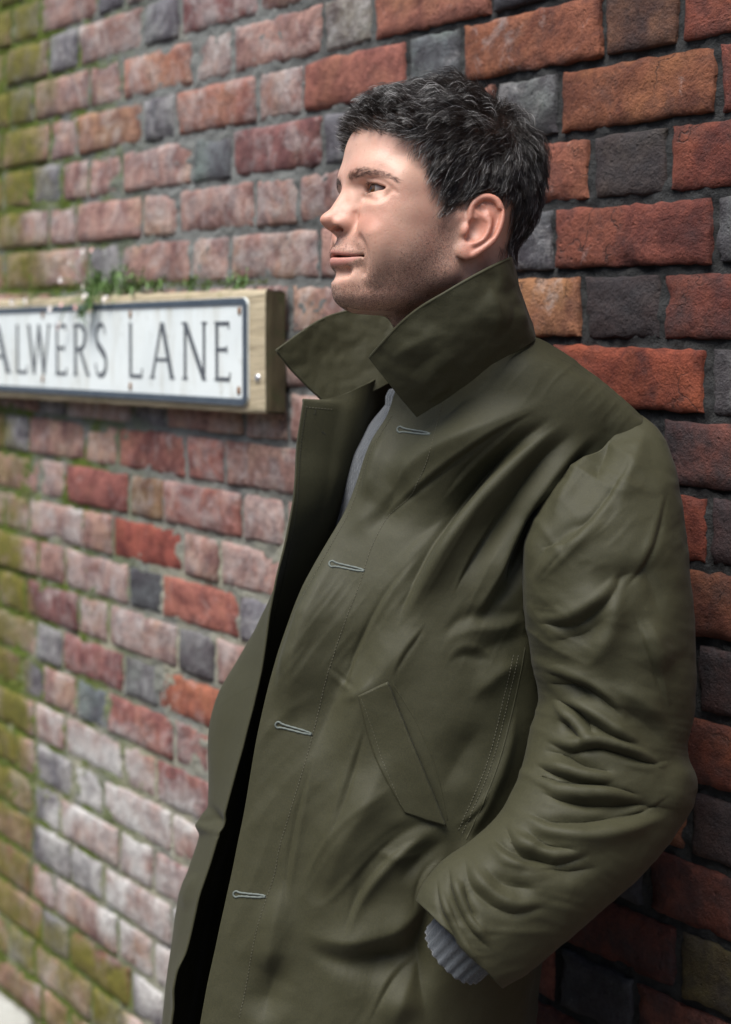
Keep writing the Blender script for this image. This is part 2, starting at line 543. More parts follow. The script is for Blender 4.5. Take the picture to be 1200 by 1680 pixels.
# colours picked per brick from the photo where a brick stands out: (px, py): (colour, bloom, soot)
RED, ORG, PLUM, BLUE, PINK = (.26, .080, .050), (.30, .115, .056), (.115, .050, .045), (.085, .082, .086), (.40, .235, .19)
SPECIAL = [((870, 60), (.36, .125, .065), .26, .0), ((1050, 40), (.22, .10, .055), .05, .12), ((1150, 40), (.30, .080, .045), .05, .08),
           ((1045, 150), (.30, .105, .050), .14, .0), ((1190, 130), (.30, .075, .045), .1, .1), ((885, 175), (.16, .16, .16), .3, .1),
           ((930, 280), (.34, .115, .07), .2, .0), ((1030, 265), (.105, .075, .062), .05, .18), ((1150, 260), (.27, .070, .042), .0, .06),
           ((1040, 385), (.25, .070, .045), .16, .0), ((880, 400), (.17, .17, .18), .25, .1), ((1190, 390), (.15, .15, .15), .2, .12),
           ((900, 500), (.42, .18, .09), .26, .0), ((1015, 495), (.085, .055, .050), .0, .22), ((1150, 490), (.24, .065, .042), .05, .16),
           ((1030, 610), (.34, .080, .040), .08, .0), ((1185, 610), (.15, .14, .14), .24, .2), ((1140, 745), (.24, .075, .05), .08, .22),
           ((1135, 860), (.28, .070, .038), .0, .05), ((1180, 870), (.09, .04, .038), .0, .2), ((1165, 985), (.20, .065, .034), .0, .08),
           ((1175, 1110), (.11, .045, .036), .1, .24), ((1160, 1230), (.25, .070, .036), .0, .1), ((1165, 1350), (.09, .045, .038), .05, .24),
           ((1130, 1470), (.22, .062, .036), .0, .12), ((1010, 1520), (.17, .045, .028), .0, .12), ((1160, 1590), (.11, .085, .03), .0, .1),
           ((235, 965), (.11, .115, .12), .12, .0), ((345, 270), (.17, .185, .19), .16, 0), ((450, 150), (.33, .165, .13), .35, 0),
           ((700, 35), (.40, .155, .10), .14, 0), ((580, 130), (.34, .125, .09), .12, 0), ((705, 95), (.15, .16, .165), .2, .1), ((570, 40), (.24, .21, .17), .3, 0), ((255, 125), (.40, .17, .11), .3, 0),
           ((360, 180), (.37, .16, .12), .28, 0), ((345, 95), (.36, .24, .20), .34, 0), ((180, 215), (.36, .19, .12), .25, 0),
           ((240, 890), (.32, .085, .060), .1, 0), ((160, 805), (.34, .125, .10), .16, 0), ((250, 735), (.34, .14, .11), .2, 0), ((300, 1010), (.40, .15, .11), .18, 0), ((235, 1170), (.32, .13, .11), .24, 0),
           ((320, 1130), (.36, .12, .075), .2, 0), ((330, 835), (.35, .15, .12), .26, 0), ((330, 790), (.36, .15, .12), .3, 0), ((150, 1150), (.16, .18, .19), .1, 0),
           ((320, 1075), (.17, .165, .165), .2, 0), ((228, 1115), (.19, .19, .19), .2, 0), ((300, 1250), (.30, .12, .10), .3, 0), ((240, 820), (.27, .16, .09), .25, 0)]
visible, rest = [], []
row0, row1 = -8, 29
nb_ = 0
for k in range(row0, row1):
    js = fill_course(k)
    for a, b in zip(js[:-1], js[1:]):
        g = .0046 + .0026 * random.random(); g2 = .0046 + .0026 * random.random()
        x0, x1 = a + g, b - g2
        zt0, zt1 = zline(k, x0) - .0054, zline(k, x1) - .0054
        zb0, zb1 = zline(k + 1, x0) + .0054, zline(k + 1, x1) + .0054
        C = np.array([[x0, WALL, zb0], [x1, WALL, zb1], [x1, WALL, zt1], [x0, WALL, zt0]])
        if zt0 > 2.72 or zb1 < -.05: continue
        infront = (C - CAM) @ cf
        vis = False
        if infront.min() > .1:
            px, py, _ = proj(C)
            vis = px.max() > -15 and px.min() < 1215 and py.max() > -15 and py.min() < 1695
        (visible if vis else rest).append((k, x0, x1, zb0, zb1, zt0, zt1))
wall_parts = []
for i, (k, x0, x1, zb0, zb1, zt0, zt1) in enumerate(visible):
    cx, cz = (x0 + x1) / 2, (zb0 + zt1) / 2
    px, py, dep = proj(np.array([cx, WALL, cz]))
    near = dep < 1.95
    long_ = (x1 - x0) > .17
    nx, nz = ((25 if long_ else 15), 12) if near else ((12 if long_ else 8), 7)
    V, Fq = brick_mesh(x0, x1, zb0, zb1, zt0, zt1, i, nx, nz, 1.0)
    V[:, 1] += random.uniform(-.0022, .0022)
    # a slight lean of its own
    V[:, 1] += (V[:, 0] - cx) * random.uniform(-.018, .018) + (V[:, 2] - cz) * random.uniform(-.05, .05)
    o = mk('brick', V, Fq, M_BRICK, wall)
    left = float(sstep(-1.25, -1.75, cx))
    head = not long_
    r = random.random()
    if head and r < .55 - .15 * left: colr = np.array(BLUE) * (1.0 + 1.1 * left) + np.array((.0, .0, .004))
    elif r < .2: colr = np.array(PLUM) * (1 + 1.2 * left)
    else: colr = np.array(ORG if random.random() < .35 else RED) * (1 - left) + np.array(PINK) * left
    colr = colr * random.uniform(.82, 1.15)
    bloom = .08 + .25 * left + random.uniform(-.06, .10); soot = .17 * (1 - left) + random.uniform(-.05, .10)
    for (sx_, sy_), sc_, sb_, ss_ in SPECIAL:
        if abs(py - sy_) < .55 * (HC * F / dep) and proj(np.array([x0, WALL, cz]))[0] <= sx_ <= proj(np.array([x1, WALL, cz]))[0]:
            colr, bloom, soot = np.array(sc_) * (1 - .12 * (1 - left)), sb_ + .06 * left, ss_ + .10 * (1 - left)
    # lime bloom low on the left, algae at the far end and near the ground: stains that run on from brick to brick
    lime, algae = stains(V)
    attr(o, 'lime', lime); attr(o, 'algae', algae)
    moss = 0.0
    if cx > -.95 and cz < .98: moss = max(moss, .10 + .2 * random.random())
    colr = colr * (1 - .15 * (1 - left))
    o.color = (float(colr[0]), float(colr[1]), float(colr[2]), 1)
    o['bloom'] = float(bloom); o['soot'] = float(soot); o['moss'] = moss
parts = []
for i, (k, x0, x1, zb0, zb1, zt0, zt1) in enumerate(rest):
    dep = (np.array([(x0 + x1) / 2, WALL, zb0]) - CAM) @ cf
    V, Fq = brick_mesh(x0, x1, zb0, zb1, zt0, zt1, i + 999, 5, 4, .8)
    V[:, 1] += random.uniform(-.002, .002)
    parts.append((V, Fq))
V, Fq = merge(parts)
o = mk('outer_bricks', V, Fq, M_BRICK, wall)
o.color = (.25, .095, .065, 1); o['bloom'] = .16; o['soot'] = .1; o['moss'] = .1
lime, algae = stains(V); attr(o, 'lime', lime); attr(o, 'algae', algae)
tag(o, 'further bricks of the wall beyond the picture', kind='stuff')

# mortar bed: recessed, lumpy
xs = np.concatenate([np.linspace(XMIN, -3.0, 60, endpoint=False), np.linspace(-3.0, -.55, 540, endpoint=False), np.linspace(-.55, XMAX, 90)])
zs = np.concatenate([np.linspace(-.05, .6, 40, endpoint=False), np.linspace(.6, 2.25, 370, endpoint=False), np.linspace(2.25, 2.74, 40)])
Xg, Zg = np.meshgrid(xs, zs)
q = np.stack([Xg, 0 * Xg, Zg], -1)
Yg = WALL + .0046 + .0028 * sstep(-1.75, -1.35, Xg) + .0018 * fbm(q * 40, 2, 4) + .0018 * fbm(q * 100, 2, 8) + .0016 * noise(q * 12, 2)
V = np.stack([Xg, Yg, Zg], -1).reshape(-1, 3)
Fg = grid_faces(len(zs), len(xs))
mo = mk('mortar', V, Fg, M_MORTAR, wall)
lime, algae = stains(V); attr(mo, 'algae', algae)
# body and coping of the wall
V, Fq = box((XMIN, WALL + .031, -.05), (XMAX, WALL + .33, 2.735))
mk('wall_core', V, Fq, M_MORTAR, wall, smooth=False)
NVIS = len(visible)
print('visible bricks', NVIS, 'other', len(rest))

# unseen wall added behind the camera to cut light on the lower scene
far = empty('added_lane_wall', (-1, -2.6, 0))
tag(far, 'unseen brick wall added across the lane to cut light low down', 'wall')
nt = NT('far_brick')
bt = nt.n('ShaderNodeTexBrick'); bt.inputs['Scale'].default_value = 1.0
rot = nt.n('ShaderNodeMapping'); rot.inputs['Rotation'].default_value = (R_(90), 0, 0); nt.link(nt.pos(), rot.inputs[0]); nt.link(rot.outputs[0], bt.inputs['Vector'])
bt.inputs['Color1'].default_value = (.25, .09, .06, 1); bt.inputs['Color2'].default_value = (.16, .07, .055, 1); bt.inputs['Mortar'].default_value = (.16, .15, .14, 1)
bt.inputs['Brick Width'].default_value = .23; bt.inputs['Row Height'].default_value = .08; bt.inputs['Mortar Size'].default_value = .006
M_FARB = nt.out(bt.outputs[0], .9)
V, Fq = box((-9, -2.9, 0), (7, -2.6, 2.3))
mk('wall_face', V, Fq, M_FARB, far, smooth=False)
V, Fq = box((-9.02, -2.93, 2.301), (7.02, -2.57, 2.37))
mk('coping', V, Fq, M_MORTAR, far, smooth=False)

# ground: worn stone-paved lane
nt = NT('paving')
pos = nt.pos()
n1 = nt.noise(pos, 3, 5, .6); n2 = nt.noise(pos, 45, 6, .7)
M_GROUND = nt.out(nt.mix(n1, (.10, .095, .085), (.20, .19, .175)), .85, nt.bump(n2, .5, .006))
Xg, Yg = np.meshgrid(np.linspace(-60, 60, 61), np.linspace(-60, 60, 61))
V = np.stack([Xg, Yg, 0 * Xg], -1).reshape(-1, 3)
g = mk('ground', V, grid_faces(61, 61), M_GROUND)
tag(g, 'grey stone lane running along the foot of the brick wall', kind='structure')

# pale stone at the foot of the wall, at the lower left corner of the picture
c0 = on_plane(38, 1682, WALL - .10)
lo_, hi_ = np.array((c0[0] - .70, WALL - .24, -.01)), np.array((c0[0] - .085, WALL - .014, c0[2] - .030))
th_ = np.linspace(0, math.pi, 40)[:, None]; ph_ = np.linspace(0, 2 * math.pi, 72, endpoint=False)[None]
pw = lambda a: np.sign(a) * np.abs(a) ** .22
V = np.stack([pw(np.sin(th_)) * pw(np.cos(ph_)), pw(np.sin(th_)) * pw(np.sin(ph_)), pw(np.cos(th_)) * np.ones_like(ph_)], -1).reshape(-1, 3)
V = (lo_ + hi_) / 2 + V * (hi_ - lo_) / 2
V = V + (.006 * fbm(V * 9, 3, 91) + .003 * fbm(V * 30, 2, 92))[:, None] * np.array([1, .5, 1.0])
Fq = [grid_faces(40, 72, True)]
stone_m = NT('limewashed_stone'); w1 = stone_m.noise(stone_m.pos(), 20, 5, .65)
M_STONE = stone_m.out(stone_m.mix(w1, (.26, .26, .23), (.46, .46, .42)), .9, stone_m.bump(w1, .6, .006))
st_ = mk('stone_block', V, Fq, M_STONE)
tag(st_, 'whitewashed stone block standing at the foot of the brick wall, bottom left', 'stone')

# ------------------------------------------------------------------ street name sign
YB = WALL - .040                                   # front of the wooden board
YPL = YB - .004                                    # front of the enamel plate


def sp(px, py, y):
    p = on_plane(px, py, y); return np.array([p[0], p[2]])


nt = NT('weathered_wood')
pos = nt.pos()
st = nt.vmul(pos, (3.0, 14, 60))
w1 = nt.noise(st, 1.4, 6, .65, .5); w2 = nt.noise(nt.vmul(pos, (9, 9, 150)), 1.6, 5, .7); w3 = nt.noise(pos, 14, 5, .65)
c = nt.mix(w1, (.26, .20, .11), (.60, .51, .35))
c = nt.mix(nt.ramp(w2, [(.5, 0.0), (.75, .7)]), c, (.07, .05, .028))
c = nt.mix(nt.ramp(w3, [(.55, 0.0), (.72, .65)]), c, (.20, .20, .07))
M_WOOD = nt.out(c, .8, nt.bump(nt.math('ADD', w1, w2), .6, .004))
nt = NT('end_grain')
pos = nt.pos()
w1 = nt.noise(nt.vmul(pos, (30, 40, 6)), 2, 5, .7); w3 = nt.noise(pos, 18, 5, .65)
c = nt.mix(w1, (.028, .022, .010), (.12, .095, .045))
c = nt.mix(nt.ramp(w3, [(.5, 0.0), (.68, .9)]), c, (.045, .055, .014))
M_ENDGRAIN = nt.out(c, .9, nt.bump(w1, .7, .004))
nt = NT('enamel')
pos = nt.pos()
w1 = nt.noise(pos, 9, 5, .6); w2 = nt.noise(nt.vmul(pos, (30, 30, 4)), 1.5, 4, .6)
c = nt.mix(nt.ramp(w1, [(.4, 0.0), (.75, .5)]), (.70, .74, .72), (.52, .56, .55))
c = nt.mix(nt.ramp(w2, [(.50, 0.0), (.75, .55)]), c, (.40, .37, .28))
w4 = nt.noise(pos, 40, 6, .7)
c = nt.mix(nt.ramp(w4, [(.60, 0.0), (.74, .6)]), c, (.30, .29, .22))
M_ENAMEL = nt.out(c, .42)
nt = NT('blue_black_paint')
w1 = nt.noise(nt.pos(), 60, 5, .7)
M_NAVY = nt.out(nt.mix(w1, (.020, .032, .050), (.085, .105, .125)), .5)
nt = NT('letter_paint')
w1 = nt.noise(nt.pos(), 45, 5, .7)
M_LETTER = nt.out(nt.mix(w1, (.030, .036, .046), (.13, .14, .15)), .55)
nt = NT('rust')
w1 = nt.noise(nt.pos(), 240, 4, .7)
M_RUST = nt.out(nt.mix(w1, (.10, .040, .012), (.26, .12, .035)), .85)
nt = NT('zinc'); M_ZINC = nt.out((.62, .62, .62), .35); nt.b.inputs['Metallic'].default_value = .8

A0, A1 = sp(0, 491, YB), sp(436, 474, YB)          # upper edge of the board
B0, B1 = sp(0, 651, YB), sp(436, 679, YB)          # lower edge
XR = A1[0]
XL = A0[0] - .55
ptop = lambda x: A0[1] + (A1[1] - A0[1]) * (x - A0[0]) / (A1[0] - A0[0])
pbot = lambda x: B0[1] + (B1[1] - B0[1]) * (x - B0[0]) / (B1[0] - B0[0])
sign = empty('street_sign', ((XL + XR) / 2, YB + .02, pbot((XL + XR) / 2)))
tag(sign, 'white enamel street sign reading ALWERS LANE on a wooden board on the brick wall', 'sign')
# board: long rounded plank with worn edges
nx = 120
xs = np.linspace(XL, XR, nx)
prof = [(.0, .026), (.0, .004), (.012, 0), (.05, .0), (.35, -.0005), (.65, -.0005), (.95, 0), (.988, 0), (1, .004), (1, .026)]
rows = []
for fz, dy in prof:
    q = np.stack([xs, np.full(nx, fz * 3), np.full(nx, dy)], 1)
    z = pbot(xs) + (ptop(xs) - pbot(xs)) * fz + .0012 * fbm(q * 30, 3, 2)
    y = YB + dy + .0008 * fbm(q * 40, 2, 3)
    rows.append(np.stack([xs, y, z], 1))
V = np.array(rows).reshape(-1, 3)
mk('board', V, grid_faces(len(prof), nx)[:, ::-1], M_WOOD, sign)
# dark weathered end of the board
E_ = np.array([r[-1] for r in rows])
ys = np.linspace(YB + .0005, WALL - .006, 6)
n = 14
zz = np.linspace(0, 1, n)
V = []
for j, y in enumerate(ys):
    for f_ in zz:
        rr = .004 if j == 0 else 0
        x = XR + (.0015 if j else -.0005) + .0012 * noise(np.array([f_ * 14, y * 200, 1.0]), 5)
        V.append((x, y, pbot(XR) + (ptop(XR) - pbot(XR)) * (.015 + .97 * f_)))
V = np.array(V)
Fe = grid_faces(len(ys), n)
top = np.array([[XL, YB + .0262, ptop(XL)], [XR, YB + .0262, ptop(XR)], [XR, WALL - .006, ptop(XR) - .0005], [XL, WALL - .006, ptop(XL) - .0005]])
bot = np.array([[XL, YB + .0262, pbot(XL)], [XR, YB + .0262, pbot(XR)], [XR, WALL - .006, pbot(XR) + .0005], [XL, WALL - .006, pbot(XL) + .0005]])
mk('board_end', V, Fe, M_ENDGRAIN, sign)
mk('board_back', np.concatenate([top, bot]), np.array([[0, 1, 2, 3], [7, 6, 5, 4], [0, 3, 7, 4], [3, 2, 6, 7]], np.int32), M_WOOD, sign, smooth=False)

# enamel plate with rounded corners (its own edge lines converge like the board's)
C0, C1 = sp(0, 505, YPL), sp(406, 487, YPL)
D0, D1 = sp(0, 641, YPL), sp(406, 667, YPL)
ct = lambda x: C0[1] + (C1[1] - C0[1]) * (x - C0[0]) / (C1[0] - C0[0])
cb = lambda x: D0[1] + (D1[1] - D0[1]) * (x - D0[0]) / (D1[0] - D0[0])
PXR, PXL = C1[0], XL + .03


def plate_ring(ins, rad, y):
    x0, x1 = PXL + ins, PXR - ins
    pts = []
    for cx, cz, a0 in ((x1, 1, 0), (x0, 1, 90), (x0, 0, 180), (x1, 0, 270)):
        for a in np.linspace(a0, a0 + 90, 8):
            sx = -1 if cx == x1 else 1
            ccx = cx + sx * rad
            zc = (ct(ccx) - ins - rad) if cz else (cb(ccx) + ins + rad)
            pts.append((ccx + rad * math.cos(R_(a)), y, zc + rad * math.sin(R_(a))))
    return np.array(pts)


rb = plate_ring(0, .014, YB - .0002); rf0 = plate_ring(0, .014, YPL + .001); rf1 = plate_ring(.001, .013, YPL)
n = len(rb)
V = np.concatenate([rb, rf0, rf1, [[(PXL + PXR) / 2, YPL, (ct(PXL) + cb(PXR)) / 2]]])
j = np.arange(n); j2 = (j + 1) % n
fq = np.concatenate([np.stack([j, j2, n + j2, n + j], 1), np.stack([n + j, n + j2, 2 * n + j2, 2 * n + j], 1)]).astype(np.int32)
ft = np.stack([np.full(n, 3 * n), 2 * n + j, 2 * n + j2], 1).astype(np.int32)
plate = mk('name_plate', V, [fq, ft], M_ENAMEL, sign, smooth=False)
bw = .0115
o0, o1, i1, i0 = plate_ring(.0005, .0135, YPL - .0001), plate_ring(.001, .013, YPL - .0022), plate_ring(bw - .001, .006, YPL - .0022), plate_ring(bw, .005, YPL - .0001)
V = np.concatenate([o0, o1, i1, i0])
fq = np.concatenate([np.stack([a * n + j, a * n + j2, (a + 1) * n + j2, (a + 1) * n + j], 1) for a in range(3)]).astype(np.int32)
mk('border', V, fq, M_NAVY, plate, smooth=False)


# roman lettering: stems, bars, bowls and small serifs as solid shapes
def L_stem(x0, y0, x1, y1, w):
    return [(x0 - w / 2, y0), (x0 + w / 2, y0), (x1 + w / 2, y1), (x1 - w / 2, y1)]


def L_bar(x0, x1, y, h):
    return [(x0, y - h / 2), (x1, y - h / 2), (x1, y + h / 2), (x0, y + h / 2)]


def L_arc(pts, ws):
    P = cr_spline(np.array(pts, float), 26); W = cr_spline(np.array(ws, float)[:, None], 26)[:, 0]
    T = np.gradient(P, axis=0); T /= np.linalg.norm(T, axis=1, keepdims=True)
    Nn = np.stack([-T[:, 1], T[:, 0]], 1)
    a, b = P + Nn * W[:, None] / 2, P - Nn * W[:, None] / 2
    return [[tuple(a[i]), tuple(a[i + 1]), tuple(b[i + 1]), tuple(b[i])] for i in range(25)]


def serif(x, y, w=.20, h=.035):
    return L_bar(x - w / 2, x + w / 2, y, h)


TH, TN = .15, .085
GLYPH = {
    'A': [L_stem(.06, 0, .49, 1, TN), L_stem(.94, 0, .51, 1, TH), L_bar(.25, .76, .34, .05), serif(.06, .018), serif(.94, .018)],
    'L': [L_stem(.16, 0, .16, 1, TH), L_bar(.12, .92, .03, .06), L_stem(.90, .0, .95, .17, .05), serif(.16, .982)],
    'W': [L_stem(.05, 1, .28, 0, TH * .7), L_stem(.5, 1, .29, 0, TN * .7), L_stem(.5, 1, .72, 0, TH * .7), L_stem(.95, 1, .73, 0, TN * .7), serif(.05, .982, .14), serif(.95, .982, .14)],
    'E': [L_stem(.16, 0, .16, 1, TH), L_bar(.12, .90, .03, .06), L_bar(.12, .84, .97, .06), L_bar(.16, .74, .53, .055), L_stem(.88, 0, .94, .14, .05), L_stem(.86, .87, .86, 1, .05), L_stem(.74, .47, .74, .59, .05), serif(.14, .018, .22), serif(.14, .982, .22)],
    'R': [L_stem(.16, 0, .16, 1, TH)] + L_arc([(.16, .97), (.45, .975), (.72, .87), (.74, .70), (.58, .54), (.16, .50)], [.05, .07, .13, .13, .08, .05]) + [L_stem(.42, .52, .92, 0, TH), serif(.16, .018), serif(.16, .982), serif(.94, .018, .14)],
    'S': L_arc([(.82, .80), (.66, .96), (.38, .97), (.17, .83), (.24, .62), (.55, .49), (.82, .34), (.80, .12), (.50, .02), (.22, .06), (.10, .24)], [.04, .06, .08, .11, .14, .15, .14, .11, .08, .06, .04]),
    'N': [L_stem(.13, 0, .13, 1, TN), L_stem(.13, 1, .87, 0, TH), L_stem(.87, 0, .87, 1, TN), serif(.12, .018), serif(.10, .982), serif(.88, .982)],
}
LET = [('A', -24, 16), ('L', 26, 46), ('W', 46, 83), ('E', 91, 111), ('R', 120, 147), ('S', 155, 178), ('L', 211, 235), ('A', 248, 285), ('N', 299, 341), ('E', 352, 380)]
lt0, lt1 = sp(0, 533, YPL), sp(379, 527, YPL)
lb0, lb1 = sp(0, 611, YPL), sp(379, 625, YPL)
for ch, a, b in LET:
    xa, xb = sp(a, 575, YPL)[0], sp(b, 575, YPL)[0]
    polys = GLYPH[ch]
    parts = []
    for qi, pl in enumerate(polys):
        fr, bk = [], []
        for (u, v) in pl:
            x = xa + (xb - xa) * u
            t = (x - lt0[0]) / (lt1[0] - lt0[0])
            zt = lt0[1] + (lt1[1] - lt0[1]) * t; zb = lb0[1] + (lb1[1] - lb0[1]) * t
            z = zb + (zt - zb) * v
            fr.append((x, YPL - .0012 - .00001 * qi, z)); bk.append((x, YPL + .0004, z))
        V = np.array(fr + bk)
        parts.append((V, [np.array([[0, 1, 2, 3], [0, 4, 5, 1], [1, 5, 6, 2], [2, 6, 7, 3], [3, 7, 4, 0]], np.int32)]))
    V, Fq = merge(parts)
    mk('letter', V, Fq, M_LETTER, plate, smooth=False)


def disc(c, r, h, mat, name, parent, squash=1.0):
    """small domed head lying on a plane facing the lane"""
    th = np.linspace(0, 2 * math.pi, 12, endpoint=False)
    V = []
    for rr, hh in ((1, 0), (.95, .5), (.6, .9)):
        V += [(c[0] + rr * r * math.cos(t), c[1] - hh * h, c[2] + rr * r * math.sin(t) * squash) for t in th]
    V.append((c[0], c[1] - h, c[2]))
    jj = np.arange(12); k2 = (jj + 1) % 12
    fq = np.concatenate([np.stack([a * 12 + jj, a * 12 + k2, (a + 1) * 12 + k2, (a + 1) * 12 + jj], 1) for a in range(2)]).astype(np.int32)
    ft = np.stack([np.full(12, 36), 24 + jj, 24 + k2], 1).astype(np.int32)
    return mk(name, np.array(V), [fq, ft], mat, parent)


for (a, b, r) in ((393, 510, .0042), (392, 641, .0045), (214, 516, .0045), (214, 634, .0045), (70, 517, .0045), (70, 622, .0045)):
    disc(on_plane(a, b, YPL - .0005), r, .0016, M_RUST, 'screw', plate, 1.6)
disc(on_plane(424, 620, YB), .0062, .004, M_ZINC, 'screw', sign)

# ------------------------------------------------------------------ daisies growing on top of the board
nt = NT('leaf_green')
w1 = nt.noise(nt.pos(), 90, 3)
M_LEAF = nt.out(nt.mix(w1, (.035, .085, .016), (.13, .24, .045)), .55)
nt.b.inputs['Subsurface Weight'].default_value = .0
nt = NT('petal_white'); M_PETAL = nt.out((.78, .74, .74), .6)
nt = NT('petal_pink'); M_PETALP = nt.out((.70, .42, .42), .6)
nt = NT('flower_centre'); M_YEL = nt.out((.50, .33, .05), .7)
nt = NT('moss'); w1 = nt.noise(nt.pos(), 120, 4); M_MOSS = nt.out(nt.mix(w1, (.03, .055, .010), (.13, .17, .03)), .95)


def blade(p0, d, L, w, droop):
    """a narrow bent leaf"""
    d = d / np.linalg.norm(d)
    s = np.cross(d, (0, 0, 1.0)); s = s / max(np.linalg.norm(s), 1e-6)
    V = []
    for t in np.linspace(0, 1, 4):
        c = p0 + d * L * t + np.array([0, 0, -droop * L * t * t])
        ww = w * (math.sin(math.pi * min(1, .15 + .85 * t)) ** .8)
        V += [c - s * ww / 2, c + s * ww / 2]
    return np.array(V), [np.array([[0, 1, 3, 2], [2, 3, 5, 4], [4, 5, 7, 6]], np.int32)]


def plant(name, label, blobs, nleaf, flowers):
    base = np.mean([on_plane(b[0], b[1], WALL - .02) for b in blobs], 0)
    pl = empty(name, base)
    parts = []
    for (bx, by, br, depth) in blobs:
        c = on_plane(bx, by, WALL - depth)
        for i in range(int(nleaf * br / 20)):
            off = rng.normal(size=3) * np.array([br, br * .4, br * .55]) * .0009
            d = rng.normal(size=3) * np.array([1, .6, .8]) + np.array([0, -.5, .25])
            parts.append(blade(c + off, d, rng.uniform(.010, .022), rng.uniform(.0022, .0045), rng.uniform(.2, .9)))
    for (fx, fy, pink, dep, r) in flowers:      # stems
        c = on_plane(fx, fy, WALL - dep)
        root = base + np.array([(c[0] - base[0]) * .4, 0, -.004])
        mid = (c + root) / 2 + np.array([0, -.012, .012])
        V, Fq = tube(cr_spline([root, mid, c], 8), .0006, 4, False)
        parts.append((V, Fq))
    V, Fq = merge(parts)
    mk('foliage', V, Fq, M_LEAF, pl)
    for (fx, fy, pink, dep, r) in flowers:
        c = on_plane(fx, fy, WALL - dep)
        nrm = np.array([rng.uniform(-.2, .6), -1, rng.uniform(-.1, .7)]); nrm /= np.linalg.norm(nrm)
        a = np.cross(nrm, (0, 0, 1.0)); a /= np.linalg.norm(a); b = np.cross(nrm, a)
        pp = []
        for t in np.linspace(0, 2 * math.pi, 14, endpoint=False):
            d = a * math.cos(t) + b * math.sin(t); s = -a * math.sin(t) + b * math.cos(t)
            pp.append((np.array([c + d * r * .2 - s * r * .08, c + d * r * .2 + s * r * .08, c + d * r * .8 + s * r * .2 + nrm * r * .2, c + d * r + nrm * r * .28, c + d * r * .8 - s * r * .2 + nrm * r * .2]), [np.array([[0, 1, 2, 3, 4]], np.int32)]))
        V, Fq = merge(pp)
        fo = mk('flower', V, Fq, M_PETALP if pink else M_PETAL, pl)
        th = np.linspace(0, 2 * math.pi, 8, endpoint=False)
        ring = c + nrm * r * .1 + r * .3 * (np.cos(th)[:, None] * a + np.sin(th)[:, None] * b)
        V = np.concatenate([ring, [c + nrm * r * .32]])
        ft = np.stack([np.arange(8), (np.arange(8) + 1) % 8, np.full(8, 8)], 1)
        mk('flower_centre', V, ft, M_YEL, fo)
    tag(pl, label, 'plant')
    return pl


plant('daisy_plant', 'small white and pink daisies with feathery leaves growing on top of the street sign',
      [(150, 480, 20, .03), (170, 470, 26, .03), (195, 462, 24, .025), (225, 466, 22, .022), (148, 497, 14, .055), (135, 512, 7, .062), (160, 455, 16, .02), (255, 468, 14, .02), (190, 448, 8, .02), (55, 488, 10, .03)], 84,
      [(100, 459, 0, .05, .0055), (137, 470, 0, .05, .006), (140, 486, 0, .055, .0065), (173, 490, 0, .055, .0065), (83, 507, 0, .06, .006), (98, 530, 0, .062, .005), (102, 500, 1, .06, .0055), (125, 504, 1, .06, .0055),
       (148, 510, 1, .062, .005), (136, 412, 0, .04, .005), (151, 410, 1, .04, .005), (96, 538, 1, .062, .0045), (20, 495, 0, .05, .0055), (42, 493, 0, .05, .005), (114, 431, 0, .05, .004)])
plant('ivy_sprig', 'tuft of dark green leaves at the right end of the sign top', [(318, 462, 10, .02), (392, 457, 13, .02), (395, 466, 9, .024), (345, 466, 7, .02)], 60, [])
# moss in the joint over the board
parts = []
for i in range(900):
    px = rng.uniform(0, 440)
    c = on_plane(px, 491 - 17 * px / 436 - 9 - abs(rng.normal() * 4) - (6 if px < 130 else 0), WALL - rng.uniform(.002, .03))
    d = rng.normal(size=3) + np.array([0, -.5, .8])
    parts.append(blade(c, d, rng.uniform(.003, .008), rng.uniform(.0018, .0035), .3))
V, Fq = merge(parts)
tag(mk('moss', V, Fq, M_MOSS), 'green moss filling the brick joint along the top of the sign', 'moss', kind='stuff')

# ------------------------------------------------------------------ the man: head and neck
person = empty('person', (-1.17, .92, 0))
tag(person, 'dark-haired man in an olive green raincoat leaning back against the brick wall, looking left', 'person')

HYAW, HPITCH, HROLL = R_(68), R_(5.0), R_(0.0)
_fh = np.array([cf[0], cf[1], 0.0]); _fh /= np.linalg.norm(_fh)
_h0 = -_fh * math.cos(HYAW) - cr * math.sin(HYAW)
_l0 = np.cross((0, 0, 1.0), _h0)
HF = _h0 * math.cos(HPITCH) + np.array([0, 0, 1.0]) * math.sin(HPITCH)
_u0 = np.cross(HF, _l0)
HL_ = _l0 * math.cos(HROLL) + _u0 * math.sin(HROLL)
HU = np.cross(HF, HL_)
HO = U(711, 386, 1.475)                              # point midway between the ear openings
HS = 1.0


def h2w(P):
    P = np.asarray(P, float) * .001 * HS
    return HO + P[..., :1] * HF + P[..., 1:2] * HL_ + P[..., 2:3] * HU


def w2h(W):
    Q = np.asarray(W, float) - HO
    return np.stack([Q @ HF, Q @ HL_, Q @ HU], -1) / (.001 * HS)


